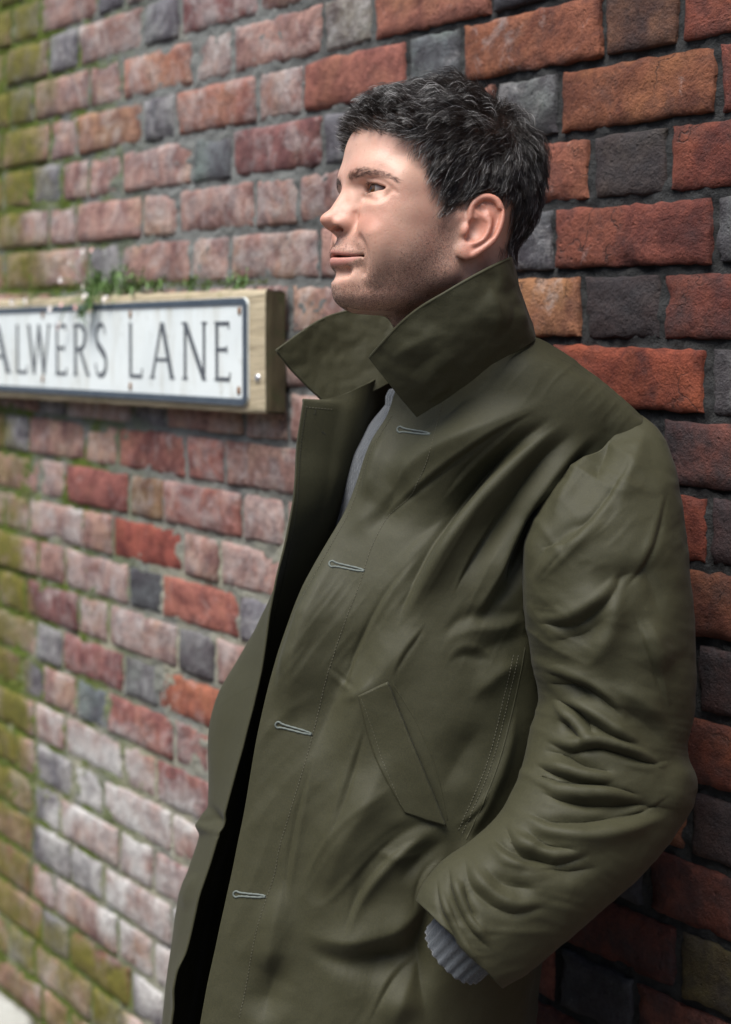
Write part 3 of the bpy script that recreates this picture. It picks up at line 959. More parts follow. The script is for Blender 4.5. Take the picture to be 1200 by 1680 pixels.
class Field:
    """signed distance field sampled on a grid; solids are blended in and cut out one by one"""
    CL = 12.0

    def __init__(s, ax, symmetric=True):
        s.ax = ax
        s.D = np.full([len(a) for a in ax], s.CL, np.float32)

    def sub(s, lo, hi):
        sl = []
        for a, l, h_ in zip(s.ax, lo, hi):
            i0 = max(0, np.searchsorted(a, l) - 1); i1 = min(len(a), np.searchsorted(a, h_) + 1)
            if i1 <= i0: return None, None
            sl.append(slice(i0, i1))
        g = np.meshgrid(*[a[q] for a, q in zip(s.ax, sl)], indexing='ij', sparse=True)
        return tuple(sl), g

    def apply(s, sl, d, k, cut=False):
        A = s.D[sl]
        d = d.astype(np.float32)
        if cut:
            d = -d
            h_ = np.maximum(k - np.abs(A - d), 0) / k
            s.D[sl] = np.maximum(A, d) + h_ * h_ * k * .25
        else:
            h_ = np.maximum(k - np.abs(A - d), 0) / k
            s.D[sl] = np.minimum(np.minimum(A, d) - h_ * h_ * k * .25, s.CL)

    def ell(s, c, r, k=8, cut=False, rot=None):
        mr = max(r); m = mr + k + s.CL + 1
        sl, g = s.sub([c[i] - m for i in range(3)], [c[i] + m for i in range(3)])
        if sl is None: return
        p = [g[i] - c[i] for i in range(3)]
        if rot is not None:
            p = [rot[i][0] * p[0] + rot[i][1] * p[1] + rot[i][2] * p[2] for i in range(3)]
        k0 = np.sqrt(sum((p[i] / r[i]) ** 2 for i in range(3)))
        k1 = np.sqrt(sum((p[i] / r[i] ** 2) ** 2 for i in range(3)))
        s.apply(sl, k0 * (k0 - 1) / np.maximum(k1, 1e-5), k, cut)

    def cap(s, a, b, ra, rb, k=8, cut=False):
        a = np.array(a, float); b = np.array(b, float)
        m = max(ra, rb) + k + s.CL + 1
        sl, g = s.sub(np.minimum(a, b) - m, np.maximum(a, b) + m)
        if sl is None: return
        ba = b - a; L2 = ba @ ba
        t = np.clip(((g[0] - a[0]) * ba[0] + (g[1] - a[1]) * ba[1] + (g[2] - a[2]) * ba[2]) / L2, 0, 1)
        d = np.sqrt((g[0] - a[0] - t * ba[0]) ** 2 + (g[1] - a[1] - t * ba[1]) ** 2 + (g[2] - a[2] - t * ba[2]) ** 2) - (ra + (rb - ra) * t)
        s.apply(sl, d, k, cut)

    def chain(s, pts, k=6, cut=False, n=None):
        """pts: (f, l, u, r) control points joined by a smooth tube"""
        P = cr_spline(np.array(pts, float), n or (3 * len(pts)))
        P3 = P[:, :3]
        m = P[:, 3].max() + k + s.CL + 1
        sl, g = s.sub(P3.min(0) - m, P3.max(0) + m)
        if sl is None: return
        best = None
        for q, w in zip(P[:-1], P[1:]):
            a, b = q[:3], w[:3]; ba = b - a; L2 = max(ba @ ba, 1e-9)
            t = np.clip(((g[0] - a[0]) * ba[0] + (g[1] - a[1]) * ba[1] + (g[2] - a[2]) * ba[2]) / L2, 0, 1)
            d = np.sqrt((g[0] - a[0] - t * ba[0]) ** 2 + (g[1] - a[1] - t * ba[1]) ** 2 + (g[2] - a[2] - t * ba[2]) ** 2) - (q[3] + (w[3] - q[3]) * t)
            best = d if best is None else np.minimum(best, d)
        s.apply(sl, best, k, cut)


def surface_nets(D, ax):
    S = D < 0
    nx, ny, nz = D.shape
    c = np.zeros((nx - 1, ny - 1, nz - 1), np.int8)
    for i in (0, 1):
        for j in (0, 1):
            for k in (0, 1):
                c += S[i:nx - 1 + i, j:ny - 1 + j, k:nz - 1 + k]
    act = (c > 0) & (c < 8)
    I = np.argwhere(act)
    ids = np.full(act.shape, -1, np.int32); ids[act] = np.arange(len(I))
    acc = np.zeros((len(I), 3)); cnt = np.zeros(len(I))
    co = [(i, j, k) for i in (0, 1) for j in (0, 1) for k in (0, 1)]
    val = {o: D[I[:, 0] + o[0], I[:, 1] + o[1], I[:, 2] + o[2]].astype(float) for o in co}
    for a in co:
        for d in range(3):
            if a[d]: continue
            b = list(a); b[d] = 1; b = tuple(b)
            va, vb = val[a], val[b]
            m = (va < 0) != (vb < 0)
            t = np.where(m, va / np.where(m, va - vb, 1), 0)
            p = np.tile(np.array(a, float), (len(I), 1)); p[:, d] += t
            acc[m] += p[m]; cnt[m] += 1
    p = acc / cnt[:, None]
    V = np.zeros((len(I), 3))
    for d in range(3):
        a = np.asarray(ax[d], float)
        V[:, d] = a[I[:, d]] + (a[I[:, d] + 1] - a[I[:, d]]) * p[:, d]
    quads = []
    for d in range(3):
        e1, e2 = [(1, 2), (2, 0), (0, 1)][d]
        lo = [slice(1, n - 1) for n in D.shape]; hi = list(lo)
        lo[d] = slice(0, D.shape[d] - 1); hi[d] = slice(1, D.shape[d])
        sa, sb = S[tuple(lo)], S[tuple(hi)]
        E = np.argwhere(sa != sb)
        if not len(E): continue
        fl = sa[E[:, 0], E[:, 1], E[:, 2]]
        G = E.copy()
        for q in range(3):
            if q != d: G[:, q] += 1
        def cell(o1, o2):
            H = G.copy(); H[:, e1] -= o1; H[:, e2] -= o2
            return ids[H[:, 0], H[:, 1], H[:, 2]]
        q = np.stack([cell(1, 1), cell(0, 1), cell(0, 0), cell(1, 0)], 1)
        q[~fl] = q[~fl][:, ::-1]
        quads.append(q)
    Q = np.concatenate(quads)
    return V, Q[(Q >= 0).all(1)].astype(np.int32)


def smooth_mesh(V, Q, it, lam=.5, w=None):
    E = np.concatenate([Q[:, [0, 1]], Q[:, [1, 2]], Q[:, [2, 3]], Q[:, [3, 0]]])
    deg = np.bincount(E.ravel(), minlength=len(V)).astype(float)[:, None]
    for _ in range(it):
        A = np.zeros_like(V)
        for d in range(3):
            A[:, d] = np.bincount(E[:, 0], V[E[:, 1], d], len(V)) + np.bincount(E[:, 1], V[E[:, 0], d], len(V))
        nv = A / np.maximum(deg, 1)
        V = V + (nv - V) * (lam if w is None else lam * w[:, None])
    return V


def mesh_normals(V, Q):
    a = V[Q[:, 2]] - V[Q[:, 0]]; b = V[Q[:, 3]] - V[Q[:, 1]]
    n = np.cross(a, b); N = np.zeros_like(V)
    for j in range(4):
        for d in range(3):
            N[:, d] += np.bincount(Q[:, j], n[:, d], len(V))
    return N / np.maximum(np.linalg.norm(N, axis=1, keepdims=True), 1e-12)


vox = 1.2
ax = [np.arange(-125, 135, vox), np.arange(-vox * 3.5, 100, vox), np.arange(-205, 146, vox)]
H = Field(ax)
# skull, face, jaw
H.ell((-9, 0, 56), (98, 76, 87), 8)
H.ell((41, 0, 68), (54, 61, 50), 22)
H.ell((40, 0, -2), (48, 56, 72), 24)
H.ell((69, 0, -32), (33, 34, 30), 16)
H.cap((4, 56, -8), (8, 52, -42), 12, 13, 16)
H.cap((8, 51, -43), (72, 15, -70), 14, 13, 18)
H.ell((26, 43, -30), (28, 17, 32), 14)
H.ell((52, 36, -30), (30, 20, 30), 16)
H.ell((86, 0, -67), (14, 19, 13.5), 12)
H.ell((42, 0, -68), (46, 38, 14), 18)
H.ell((55, 48, 4), (26, 17, 16), 18)
H.cap((50, 55, 5), (6, 66, 6), 7, 6, 16)
H.ell((74, 36, -10), (17, 17, 18), 16)
H.ell((42, 47, -16), (34, 20, 27), 18)
# neck
H.cap((-20, 0, -10), (-66, 0, -122), 56, 54, 22)
H.cap((-18, 55, -30), (-20, 30, -120), 11, 10, 14)
H.cap((22, 0, -92), (-12, 0, -130), 10, 10, 20)
# brow, sockets
H.chain([(89, 6, 43, 7.5), (87, 22, 46.5, 7.5), (78.5, 42, 47.5, 7), (62, 57, 38, 7)], 18)
H.ell((58, 90, 50), (26, 15, 22), 18, True)
H.ell((50, 56, 26), (24, 14, 24), 16)
H.ell((101, 31, 26), (17, 18, 11), 11, True)
# nose
H.cap((87, 0, 37), (106, 0, 2), 8.5, 9, 8)
H.ell((85, 11, 14), (12, 8.5, 18), 8)
H.ell((93, 9, 0), (12, 8, 13), 7)
H.ell((111, 0, -1.5), (10.5, 9, 7.4), 6)
H.ell((100.5, 11.5, -5), (10.5, 6.2, 6.8), 4.5)
H.cap((111, 0, -6.5), (99, 0, -12), 3.6, 4.4, 5)
H.ell((106, 10.5, -10.8), (5.6, 4.6, 4.0), 1.0, True)
# mouth
UM0 = -35.5
H.chain([(104, 0, UM0 + 4.2, 4.0), (100, 13, UM0 + 2.6, 3.7), (91, 25, UM0 + 1.4, 2.8), (82, 34, UM0 + 1.0, 1.8)], 5)
H.chain([(102.5, 0, UM0 - 5.4, 5.4), (98, 13, UM0 - 6.2, 4.6), (90, 24, UM0 - 5.6, 3.2), (82, 33, UM0 - 2.8, 1.8)], 5)
H.ell((84, 0, -55), (16, 24, 11), 12)
H.cap((107, 0, -54), (95, 17, -52), 3, 3, 8, True)
H.cap((111.5, 0, -20), (112.5, 0, -28), 2.6, 2.6, 3, True)
sl, g = H.sub((60, -6, -60), (120, 40, -20))
sq = np.sqrt(g[1] ** 2 + 16) - 4
um = UM0 - .21 * sq + .0056 * sq ** 2
d = np.maximum(np.maximum(np.abs(g[2] - um) - 1.4 * np.clip(1.25 - g[1] / 26, .35, 1), 91 - .020 * g[1] ** 2 - g[0] + 2), g[1] - 34.5)
H.apply(sl, d, 2.0, True)
H.ell((83, 34.5, UM0 - 1.4), (4, 2.6, 2.2), 2.5, True)
# eyelids round the eyeball
EYE = np.array([72.0, 36.0, 27.5])
H.ell(EYE, (15.2, 16.0, 14.6), 5)
H.chain([(88, 19, 38, 3.0), (88, 31, 41, 3.6), (83, 44, 39, 4.0), (72, 55, 32, 3.2)], 9)
H.ell((78, 37, 11), (11, 18, 8), 10)
H.ell((84, 18, 25), (6, 6, 8), 6)
sl, g = H.sub((60, 10, 5), (105, 62, 50))
lu = g[1] - EYE[1]; uu = g[2] - EYE[2] + .05 * lu
up = 4.6 - np.where(lu > 0, .0105, .0150) * lu ** 2; lo = -3.5 + np.where(lu > 0, .0080, .0115) * lu ** 2
d = np.maximum(np.maximum(np.maximum(uu - up, lo - uu), 64 - g[0]), -12.0 - lu)
H.apply(sl, d, 1.2, True)
# ear
ET = R_(14)
def ear(fp, up_, lo_, r=None):
    """ear-plane coordinates -> head; the plate flares out towards its back rim"""
    f_ = -10 + fp * math.cos(ET) - up_ * math.sin(ET); u_ = -2 + up_ * math.cos(ET) + fp * math.sin(ET)
    l_ = 77.5 - fp * .34 + lo_
    return (f_, l_, u_) if r is None else (f_, l_, u_, r)
er = [[math.cos(ET) , .0, math.sin(ET)], [.32, .947, .08], [-math.sin(ET), 0, math.cos(ET)]]
H.ell(ear(-5, 5, -3), (15, 4.2, 27), 4, rot=er)
H.ell(ear(1, -24, -2.5), (9, 4.2, 9), 5, rot=er)
H.ell(ear(6, 0, -9), (12, 9, 22), 6, rot=er)
H.chain([ear(4, -2, .5, 2.4), ear(9, 9, 1, 2.8), ear(9, 21, 1.2, 3.2), ear(2, 30.5, 1.8, 3.4), ear(-9, 31.5, 2, 3.4), ear(-17.5, 22, 2, 3.3), ear(-20, 7, 1.8, 3.2), ear(-17.5, -8, 1.2, 3.2), ear(-11, -19, .5, 3.2), ear(-5, -27, 0, 3)], 2.5, n=30)
H.chain([ear(-2, -17, 1.2, 2.6), ear(-9, -9, 1.8, 2.8), ear(-11, 3, 2, 2.8), ear(-8, 13, 1.5, 2.7), ear(0, 22, .5, 2.2)], 2.5)
H.chain([ear(-9, 9, 1.2, 2.2), ear(-1, 12.5, .8, 2.0), ear(5, 15, 0, 1.6)], 2.2)
H.ell(ear(1, -3, 2.5), (8, 7, 11), 3, True, rot=er)
H.ell(ear(-15.5, 10, 2.8), (2.2, 3.0, 15), 2.5, True, rot=er)
H.ell(ear(0, 19, 3.2), (5, 3, 4), 2.5, True, rot=er)
H.ell(ear(9.5, -6, 1.0), (3.6, 4, 6), 3.5, rot=er)
H.ell(ear(4, -13.5, 2), (2.4, 4, 3), 2, True, rot=er)

# finer modelling on the near half, laid where the photo shows it (the far half is its mirror image)
lp_ = ax[1][ax[1] > 0]
PV, PQ = surface_nets(H.D, ax)
PW = h2w(PV)
pre = BVHTree.FromPolygons([tuple(v) for v in PW], [tuple(q) for q in PQ[:, ::1]])


def face_at(px, py, out=0.0):
    d = U(px, py, 1.0) - CAM
    hit = pre.ray_cast(Vector(CAM), Vector(d).normalized())
    if hit[0] is None: return None
    return w2h(np.array(hit[0])) + w2h(HO + np.array(-d) / np.linalg.norm(d)) * 0 + out * (w2h(HO - d / np.linalg.norm(d) * .001))


def groove(line, r, k, out, cut=True):
    P = [np.append(face_at(x, y, out), rr) for (x, y), rr in zip(line, np.broadcast_to(r, len(line))) if face_at(x, y) is not None]
    if len(P) > 1: H.chain(P, k, cut)


groove([(590, 390), (599, 402), (605, 418), (605, 434), (601, 448)], [.8, 1.4, 1.6, 1.4, .8], 7, 1.1)        # crease beside the mouth
groove([(617, 385), (622, 405), (622, 430), (616, 452)], [5, 7, 7, 5], 12, -5.5, False)                         # fold of cheek behind it
groove([(583, 350), (586, 362), (583, 374)], [1.3, 1.6, 1.3], 4, .9)                                             # round the nostril wing
groove([(602, 292), (622, 294), (640, 306), (652, 316)], [.9, 1.1, 1.1, .8], 2.5, .5)                             # fold of the upper lid
groove([(598, 322), (615, 328), (630, 322), (640, 314)], [.6, .9, .8, .5], 5, .4)                             # under the lower lid
groove([(547, 377), (555, 374.5), (563, 375)], [2.2, 3.4, 2.4], 1.2, -1.2)                                           # nostril
Dh = H.D[:, -len(lp_):]
D_full = np.concatenate([Dh[:, ::-1], Dh], 1)
axf = [ax[0], np.concatenate([-lp_[::-1], lp_]), ax[2]]
HV, HQ = surface_nets(D_full, axf)
HV = smooth_mesh(HV, HQ, 2, .45)
HN = mesh_normals(HV, HQ)


def near_px(P):
    """photo position of head points, with the far half mirrored to the near half"""
    Q = np.array(P, float); Q[:, 1] = np.abs(Q[:, 1])
    return proj(h2w(Q))


def inside(px, py, poly):
    poly = np.array(poly, float); r = np.zeros(len(px), bool)
    x0, y0 = poly[:, 0], poly[:, 1]; x1, y1 = np.roll(x0, -1), np.roll(y0, -1)
    for a, b, c, d in zip(x0, y0, x1, y1):
        if b == d: continue
        r ^= ((b > py) != (d > py)) & (px < (c - a) * (py - b) / (d - b) + a)
    return r


def polydist(px, py, line):
    """distance in photo pixels to a polyline and parameter along it"""
    best = np.full(len(px), 1e9); tt = np.zeros(len(px)); sg = np.zeros(len(px))
    P = np.array(line, float); L = np.concatenate([[0], np.cumsum(np.linalg.norm(np.diff(P, axis=0), axis=1))])
    for i in range(len(P) - 1):
        d = P[i + 1] - P[i]; l2 = max(d @ d, 1e-9)
        t = np.clip(((px - P[i, 0]) * d[0] + (py - P[i, 1]) * d[1]) / l2, 0, 1)
        ex = px - P[i, 0] - t * d[0]; ey = py - P[i, 1] - t * d[1]
        q = np.hypot(ex, ey); m = q < best
        best[m] = q[m]; tt[m] = (L[i] + t[m] * math.sqrt(l2)) / L[-1]
        sg[m] = np.sign(d[0] * ey[m] - d[1] * ex[m])
    return best, tt, sg


def soft_mask(px, py, poly, w):
    """1 inside, fading over w pixels round the outline"""
    ins = inside(px, py, poly)
    d, _, _ = polydist(px, py, list(poly) + [poly[0]])
    return sstep(-w, w, np.where(ins, d, -d))

# skin: colour zones that belong to the man himself (lips, beard shadow, scalp)
npx, npy, _ = near_px(HV)
HAIRLINE = [(520, 232), (560, 222), (600, 215), (640, 222), (672, 226), (694, 236), (708, 268), (720, 300), (733, 328), (722, 350), (736, 350), (750, 338), (772, 322), (800, 314), (838, 326), (842, 372), (826, 412), (822, 408), (890, 418), (990, 300), (930, 60), (700, 30), (520, 90)]
m_hair = soft_mask(npx, npy, HAIRLINE, 11) * (HV[:, 2] > -80)
behind_ear = (HV[:, 1] ** 2 > 74 ** 2) & (HV[:, 0] < 12) & (HV[:, 0] > -42) & (HV[:, 2] > -42) & (HV[:, 2] < 34)
m_hair = np.where(behind_ear, 0, m_hair)
LIPS = [(528, 415), (545, 412), (560, 413), (580, 419), (599, 424), (585, 431), (565, 440), (545, 444), (528, 444)]
hv = HV
sq = np.sqrt(hv[:, 1] ** 2 + 16) - 4
um = UM0 - .21 * sq + .0056 * sq ** 2
lw = np.clip(1 - (np.abs(hv[:, 1]) / 33) ** 2, 0, 1)
m_lip = sstep(0, 1, (hv[:, 2] - (um - 10.5 * lw ** .7)) / 1.5) * sstep(0, 1, ((um + 6.2 * lw ** .6) - hv[:, 2]) / 1.5) * (hv[:, 0] > 78) * sstep(34, 30, np.abs(hv[:, 1]))
BEARD = [(520, 395), (545, 392), (575, 398), (592, 402), (604, 432), (630, 440), (668, 415), (705, 385), (728, 352), (745, 352), (748, 400), (752, 440), (735, 470), (690, 520), (640, 560), (560, 530), (520, 500)]
m_beard = soft_mask(npx, npy, BEARD, 30) * (1 - m_lip)
bare = soft_mask(npx, npy, [(520, 446), (545, 446), (575, 440), (600, 436), (596, 462), (570, 470), (545, 468), (520, 466)], 8)
m_beard *= 1 - .8 * bare
cheek = np.exp(-((npx - 600) / 42) ** 2 - ((npy - 362) / 26) ** 2)
nose_r = np.exp(-(((hv - np.array([112, 0, -5])) / np.array([12, 14, 12])) ** 2).sum(1))
earm = sstep(70, 80, np.abs(hv[:, 1])) * (hv[:, 2] > -45) * (hv[:, 2] < 40) * (hv[:, 0] < 15)
m_red = np.clip(.65 * cheek + .8 * nose_r + 1.0 * earm, 0, 1)
nost = np.zeros(len(hv))

nt = NT('skin')
pos = nt.pos()
n1 = nt.noise(pos, 55, 5, .6); n2 = nt.noise(pos, 420, 4, .6); n3 = nt.noise(pos, 900, 3, .6)
c = nt.mix(n1, (.52, .295, .21), (.62, .38, .285))
c = nt.mix(nt.math('MULTIPLY', nt.attr('red').outputs['Fac'], .62), c, (.46, .155, .10))
c = nt.mix(nt.math('MULTIPLY', nt.ramp(nt.noise(pos, 28, 4, .65), [(.45, 0.0), (.7, 1.0)]), .35), c, (.50, .20, .14))
c = nt.mix(nt.math('MULTIPLY', nt.ramp(nt.noise(pos, 230, 3, .6), [(.62, 0.0), (.72, 1.0)]), .28), c, (.30, .12, .07))
bs = nt.ramp(n3, [(.40, 1.0), (.60, .30)])
c = nt.mix(nt.math('MULTIPLY', nt.attr('beard').outputs['Fac'], nt.math('MULTIPLY', bs, .55)), c, (.085, .048, .034))
c = nt.mix(nt.math('MULTIPLY', nt.attr('lip').outputs['Fac'], .75), c, nt.mix(n2, (.34, .12, .10), (.47, .205, .17)))
c = nt.mix(nt.attr('scalp').outputs['Fac'], c, (.030, .020, .015))
h = nt.math('ADD', nt.math('MULTIPLY', n2, .6), nt.math('MULTIPLY', n3, .4))
M_SKIN = nt.out(c, nt.math('ADD', nt.math('MULTIPLY', n2, .2), .36), nt.bump(h, .45, .0010))
nt.b.inputs['Subsurface Weight'].default_value = .22
nt.b.inputs['Subsurface Radius'].default_value = (1.0, .35, .2)
nt.b.inputs['Subsurface Scale'].default_value = .006
nt.b.inputs['Specular IOR Level'].default_value = .42

HW = h2w(HV)
body = mk('body', HW, HQ, M_SKIN, person)
attr(body, 'beard', m_beard); attr(body, 'lip', m_lip); attr(body, 'scalp', m_hair ** 2 * .9); attr(body, 'red', m_red)

# eyes
nt = NT('eye')
tc = nt.n('ShaderNodeTexCoord').outputs['Object']
sx = nt.n('ShaderNodeSeparateXYZ'); nt.link(tc, sx.inputs[0])
rad = nt.math('SQRT', nt.math('ADD', nt.math('POWER', sx.outputs[1], 2.0), nt.math('POWER', sx.outputs[2], 2.0)))
fr = nt.math('MULTIPLY', rad, 1 / .0128)
n1 = nt.noise(tc, 700, 3)
iris = nt.mix(n1, (.035, .016, .006), (.13, .06, .022))
c = nt.mix(nt.ramp(fr, [(.17, 1.0), (.20, 0.0)]), iris, (.002, .002, .002))
c = nt.mix(nt.ramp(fr, [(.47, 0.0), (.52, 1.0)]), c, nt.mix(nt.ramp(fr, [(.6, 0.0), (1.0, 1.0)]), (.25, .215, .19), (.20, .13, .11)))  # eye white darkened, the shade under the lids is in its colour
M_EYE = nt.out(c, .12)
nt.b.inputs['Coat Weight'].default_value = .0


def uv_sphere(nr, nc):
    th = np.linspace(0, math.pi, nr); ph = np.linspace(0, 2 * math.pi, nc, endpoint=False)
    V = np.stack([np.cos(th)[:, None] * np.ones(nc), np.sin(th)[:, None] * np.cos(ph), np.sin(th)[:, None] * np.sin(ph)], -1)
    return V.reshape(-1, 3), grid_faces(nr, nc, True)


for sgn in (1, -1):
    V, Fq = uv_sphere(28, 32)
    bul = 1 + .055 * np.exp(-((1 - V[:, 0]) / .07) ** 1.0)
    V = V * .0136 * bul[:, None]
    o = mk('eye', V, Fq, M_EYE)
    c = h2w(np.array([EYE[0], sgn * EYE[1], EYE[2]]))
    gz = HF * 1.0 + HL_ * .06 - HU * .01; gz /= np.linalg.norm(gz)
    gl = np.cross(HU, gz); gl /= np.linalg.norm(gl); gu = np.cross(gz, gl)
    mw = Matrix(((gz[0], gl[0], gu[0], c[0]), (gz[1], gl[1], gu[1], c[1]), (gz[2], gl[2], gu[2], c[2]), (0, 0, 0, 1)))
    o.parent = person
    o.matrix_parent_inverse = person.matrix_world.inverted()
    o.matrix_basis = mw

# ------------------------------------------------------------------ hair, brows, lashes, stubble
scalp_bvh = BVHTree.FromPolygons([tuple(v) for v in HV], [tuple(q) for q in HQ])
hn = HN if (HN[np.argmax(HV[:, 2])][2] > 0) else -HN


def sample_surface(weight, n, seed):
    """random points on the head with density given per vertex"""
    r = np.random.default_rng(seed)
    Q = HQ
    a = np.linalg.norm(np.cross(HV[Q[:, 2]] - HV[Q[:, 0]], HV[Q[:, 3]] - HV[Q[:, 1]]), axis=1)
    w = a * weight[Q].mean(1)
    idx = r.choice(len(Q), n, p=w / w.sum())
    b = r.dirichlet(np.ones(4), n)
    P = (HV[Q[idx]] * b[..., None]).sum(1); N = (hn[Q[idx]] * b[..., None]).sum(1)
    return P, N / np.linalg.norm(N, axis=1, keepdims=True), weight[Q[idx]].mean(1)


def strands_mesh(S, rad, sides=3):
    """S (n, k, 3) polylines -> one mesh of thin tapering tubes"""
    n, k, _ = S.shape
    T = np.gradient(S, axis=1); T /= np.maximum(np.linalg.norm(T, axis=2, keepdims=True), 1e-9)
    a = np.array([.36, .48, .8]); X = np.cross(T, a); X /= np.maximum(np.linalg.norm(X, axis=2, keepdims=True), 1e-9)
    Y = np.cross(T, X)
    prof = np.array([1.0] * (k - 2) + [.75, .12]) if k > 3 else np.linspace(1, .2, k)
    th = np.linspace(0, 2 * math.pi, sides, endpoint=False)
    R = (np.asarray(rad, float).reshape(-1, 1) * prof[None])[:, :, None, None]
    V = S[:, :, None] + R * (np.cos(th)[None, None, :, None] * X[:, :, None] + np.sin(th)[None, None, :, None] * Y[:, :, None])
    base = (np.arange(n) * k * sides)[:, None, None]
    Fq = (grid_faces(k, sides, True)[None] + base).reshape(-1, 4)
    return V.reshape(-1, 3), Fq.astype(np.int32)


def unit(v):
    return v / np.maximum(np.linalg.norm(v, axis=-1, keepdims=True), 1e-9)


def flow(P, N):
    """combing direction: forwards over the top, forwards and down the sides, down the back"""
    f, l, u = P[:, 0], P[:, 1], P[:, 2]
    s = np.sign(l) + (l == 0)
    top = sstep(70, 118, u)
    back = sstep(-20, -75, f)
    front = sstep(40, 80, f)
    d = np.zeros_like(P)
    side = np.stack([.62 + 0 * f, 0 * f, -1.0 + 0 * f], 1)
    rear = np.stack([-.10 + 0 * f, 0 * f, -1.0 + 0 * f], 1)
    crown = np.stack([1.0 + 0 * f, .28 * s, .0 * f - .10], 1)
    d = side * (1 - back)[:, None] + rear * back[:, None]
    d = d * (1 - top)[:, None] + crown * top[:, None]
    # whorl at the crown: behind it hair falls backwards
    wh = sstep(-38, -70, f) * sstep(60, 95, u)
    d = d * (1 - wh)[:, None] + np.stack([-.6 + 0 * f, .2 * s, -.7 + 0 * f], 1) * wh[:, None]
    q = P / 26.0
    d = d + .42 * np.stack([noise(q, 1), noise(q, 2), noise(q, 3)], 1)
    d = d - (d * N).sum(1, keepdims=True) * N
    # the front lock is brushed forwards and up off the brow
    fr = sstep(38, 66, f) * sstep(66, 84, u)
    q2 = np.stack([1.0 + .25 * noise(q, 4), .22 * s + .5 * noise(q, 5), .10 + .35 * noise(q, 6)], 1)
    d = unit(d) * (1 - fr)[:, None] + q2 * fr[:, None]
    return unit(d)


def hair_len(P):
    f, u = P[:, 0], P[:, 2]
    L = 24 + 16 * sstep(60, 120, u) + 0 * f - 17 * sstep(45, 78, f) * sstep(60, 80, u)
    L = L * (1 - .75 * sstep(5, -45, u)) * (1 - .45 * sstep(28, 4, u) * sstep(-8, 12, f))
    return L


NHAIR, KSEG = 30000, 7
m_root = np.clip(m_hair, 0, 1) ** 2 * np.where(hn[:, 2] > -.85, 1, 0)
P, N, _ = sample_surface(m_root, NHAIR, 3)
r = np.random.default_rng(11)
# clumps: every hair leans to its nearest lock
NC = 1150
CI = r.choice(NHAIR, NC, replace=False)
CP = P[CI]
near = np.zeros(NHAIR, int)
for i in range(0, NHAIR, 3000):
    near[i:i + 3000] = np.argmin(((P[i:i + 3000, None] - CP[None]) ** 2).sum(2), 1)


def grow(P, N, L, lift, phase, amp):
    out = [P - N * 1.0]
    p = P.copy(); n_ = N.copy()
    d = unit(flow(P, N) + n_ * lift[:, None])
    st = L / (KSEG - 1)
    for k in range(1, KSEG):
        t = k / (KSEG - 1)
        fl = flow(p, n_)
        side = np.cross(n_, fl)
        d = unit(d * .55 + fl * .55 + n_ * (lift * (.55 - .95 * t))[:, None] + side * (amp * np.sin(phase + t * 5.0))[:, None] + n_ * (amp * .6 * np.cos(phase * 1.7 + t * 5.5))[:, None])
        p = p + d * st[:, None]
        out.append(p.copy())
    return np.stack(out, 1)


lift_c = .55 + .38 * r.normal(size=NC) * .6
topc = sstep(60, 115, CP[:, 2]); frontc = sstep(35, 75, CP[:, 0]) * sstep(70, 95, CP[:, 2])
lift_c = np.clip(lift_c + .25 * topc + .35 * frontc - .25 * sstep(20, -30, CP[:, 2]), .12, 1.5)
ph_c = r.uniform(0, 6.28, NC); amp_c = r.uniform(.15, .62, NC) * (.75 + .7 * topc)
GUIDE = grow(CP, N[CI], hair_len(CP) * r.uniform(.85, 1.2, NC), lift_c, ph_c, amp_c)
S = grow(P, N, hair_len(P) * r.uniform(.7, 1.15, NHAIR), np.clip(lift_c[near] + .12 * r.normal(size=NHAIR), .1, 1.6), ph_c[near] + .5 * r.normal(size=NHAIR), amp_c[near] * r.uniform(.6, 1.5, NHAIR))
tt = np.linspace(0, 1, KSEG)[None, :, None]
cl = np.clip(r.normal(.55, .22, NHAIR), 0, .92)[:, None, None]
off = (P - CP[near])[:, None, :]
G = GUIDE[near] + off * (1 - .75 * tt)
S = S * (1 - cl * tt ** .8) + G * cl * tt ** .8
wph = ph_c[near][:, None] + tt[:, :, 0] * 6.5
wside = unit(np.cross(N, flow(P, N)))
S = S + (wside[:, None] * np.sin(wph)[..., None] + N[:, None] * np.cos(wph * 1.1)[..., None]) * (1.9 * tt * (.5 + topc[near][:, None, None]))
stray = r.random(NHAIR) < .05
S[stray] += (r.normal(size=(stray.sum(), 1, 3)) * 3.0 + N[stray][:, None] * 2.5) * tt ** 1.5


def field_at(Q):
    """distance to the skin (mm) and outward direction, read from the modelling field"""
    sh = Q.shape; Q = Q.reshape(-1, 3)
    fi = [np.clip((Q[:, d] - axf[d][0]) / vox, 1, len(axf[d]) - 2.01) for d in range(3)]
    i0 = [x.astype(int) for x in fi]; w = [x - i for x, i in zip(fi, i0)]
    def at(o):
        return D_full[i0[0] + o[0], i0[1] + o[1], i0[2] + o[2]].astype(float)
    v = 0; g = [0, 0, 0]
    for o in [(i, j, k) for i in (0, 1) for j in (0, 1) for k in (0, 1)]:
        ww = [(w[d] if o[d] else 1 - w[d]) for d in range(3)]
        x = at(o)
        v = v + x * ww[0] * ww[1] * ww[2]
        for d in range(3):
            e = [ww[q] for q in range(3) if q != d]
            g[d] = g[d] + x * (1 if o[d] else -1) * e[0] * e[1]
    G = unit(np.stack(g, 1))
    return v.reshape(sh[:-1]), G.reshape(sh)


def keep_out(S, lo):
    for _ in range(2):
        d, g = field_at(S)
        push = np.maximum(lo - d, 0)
        push[:, 0] = 0
        S = S + g * push[..., None]
    return S


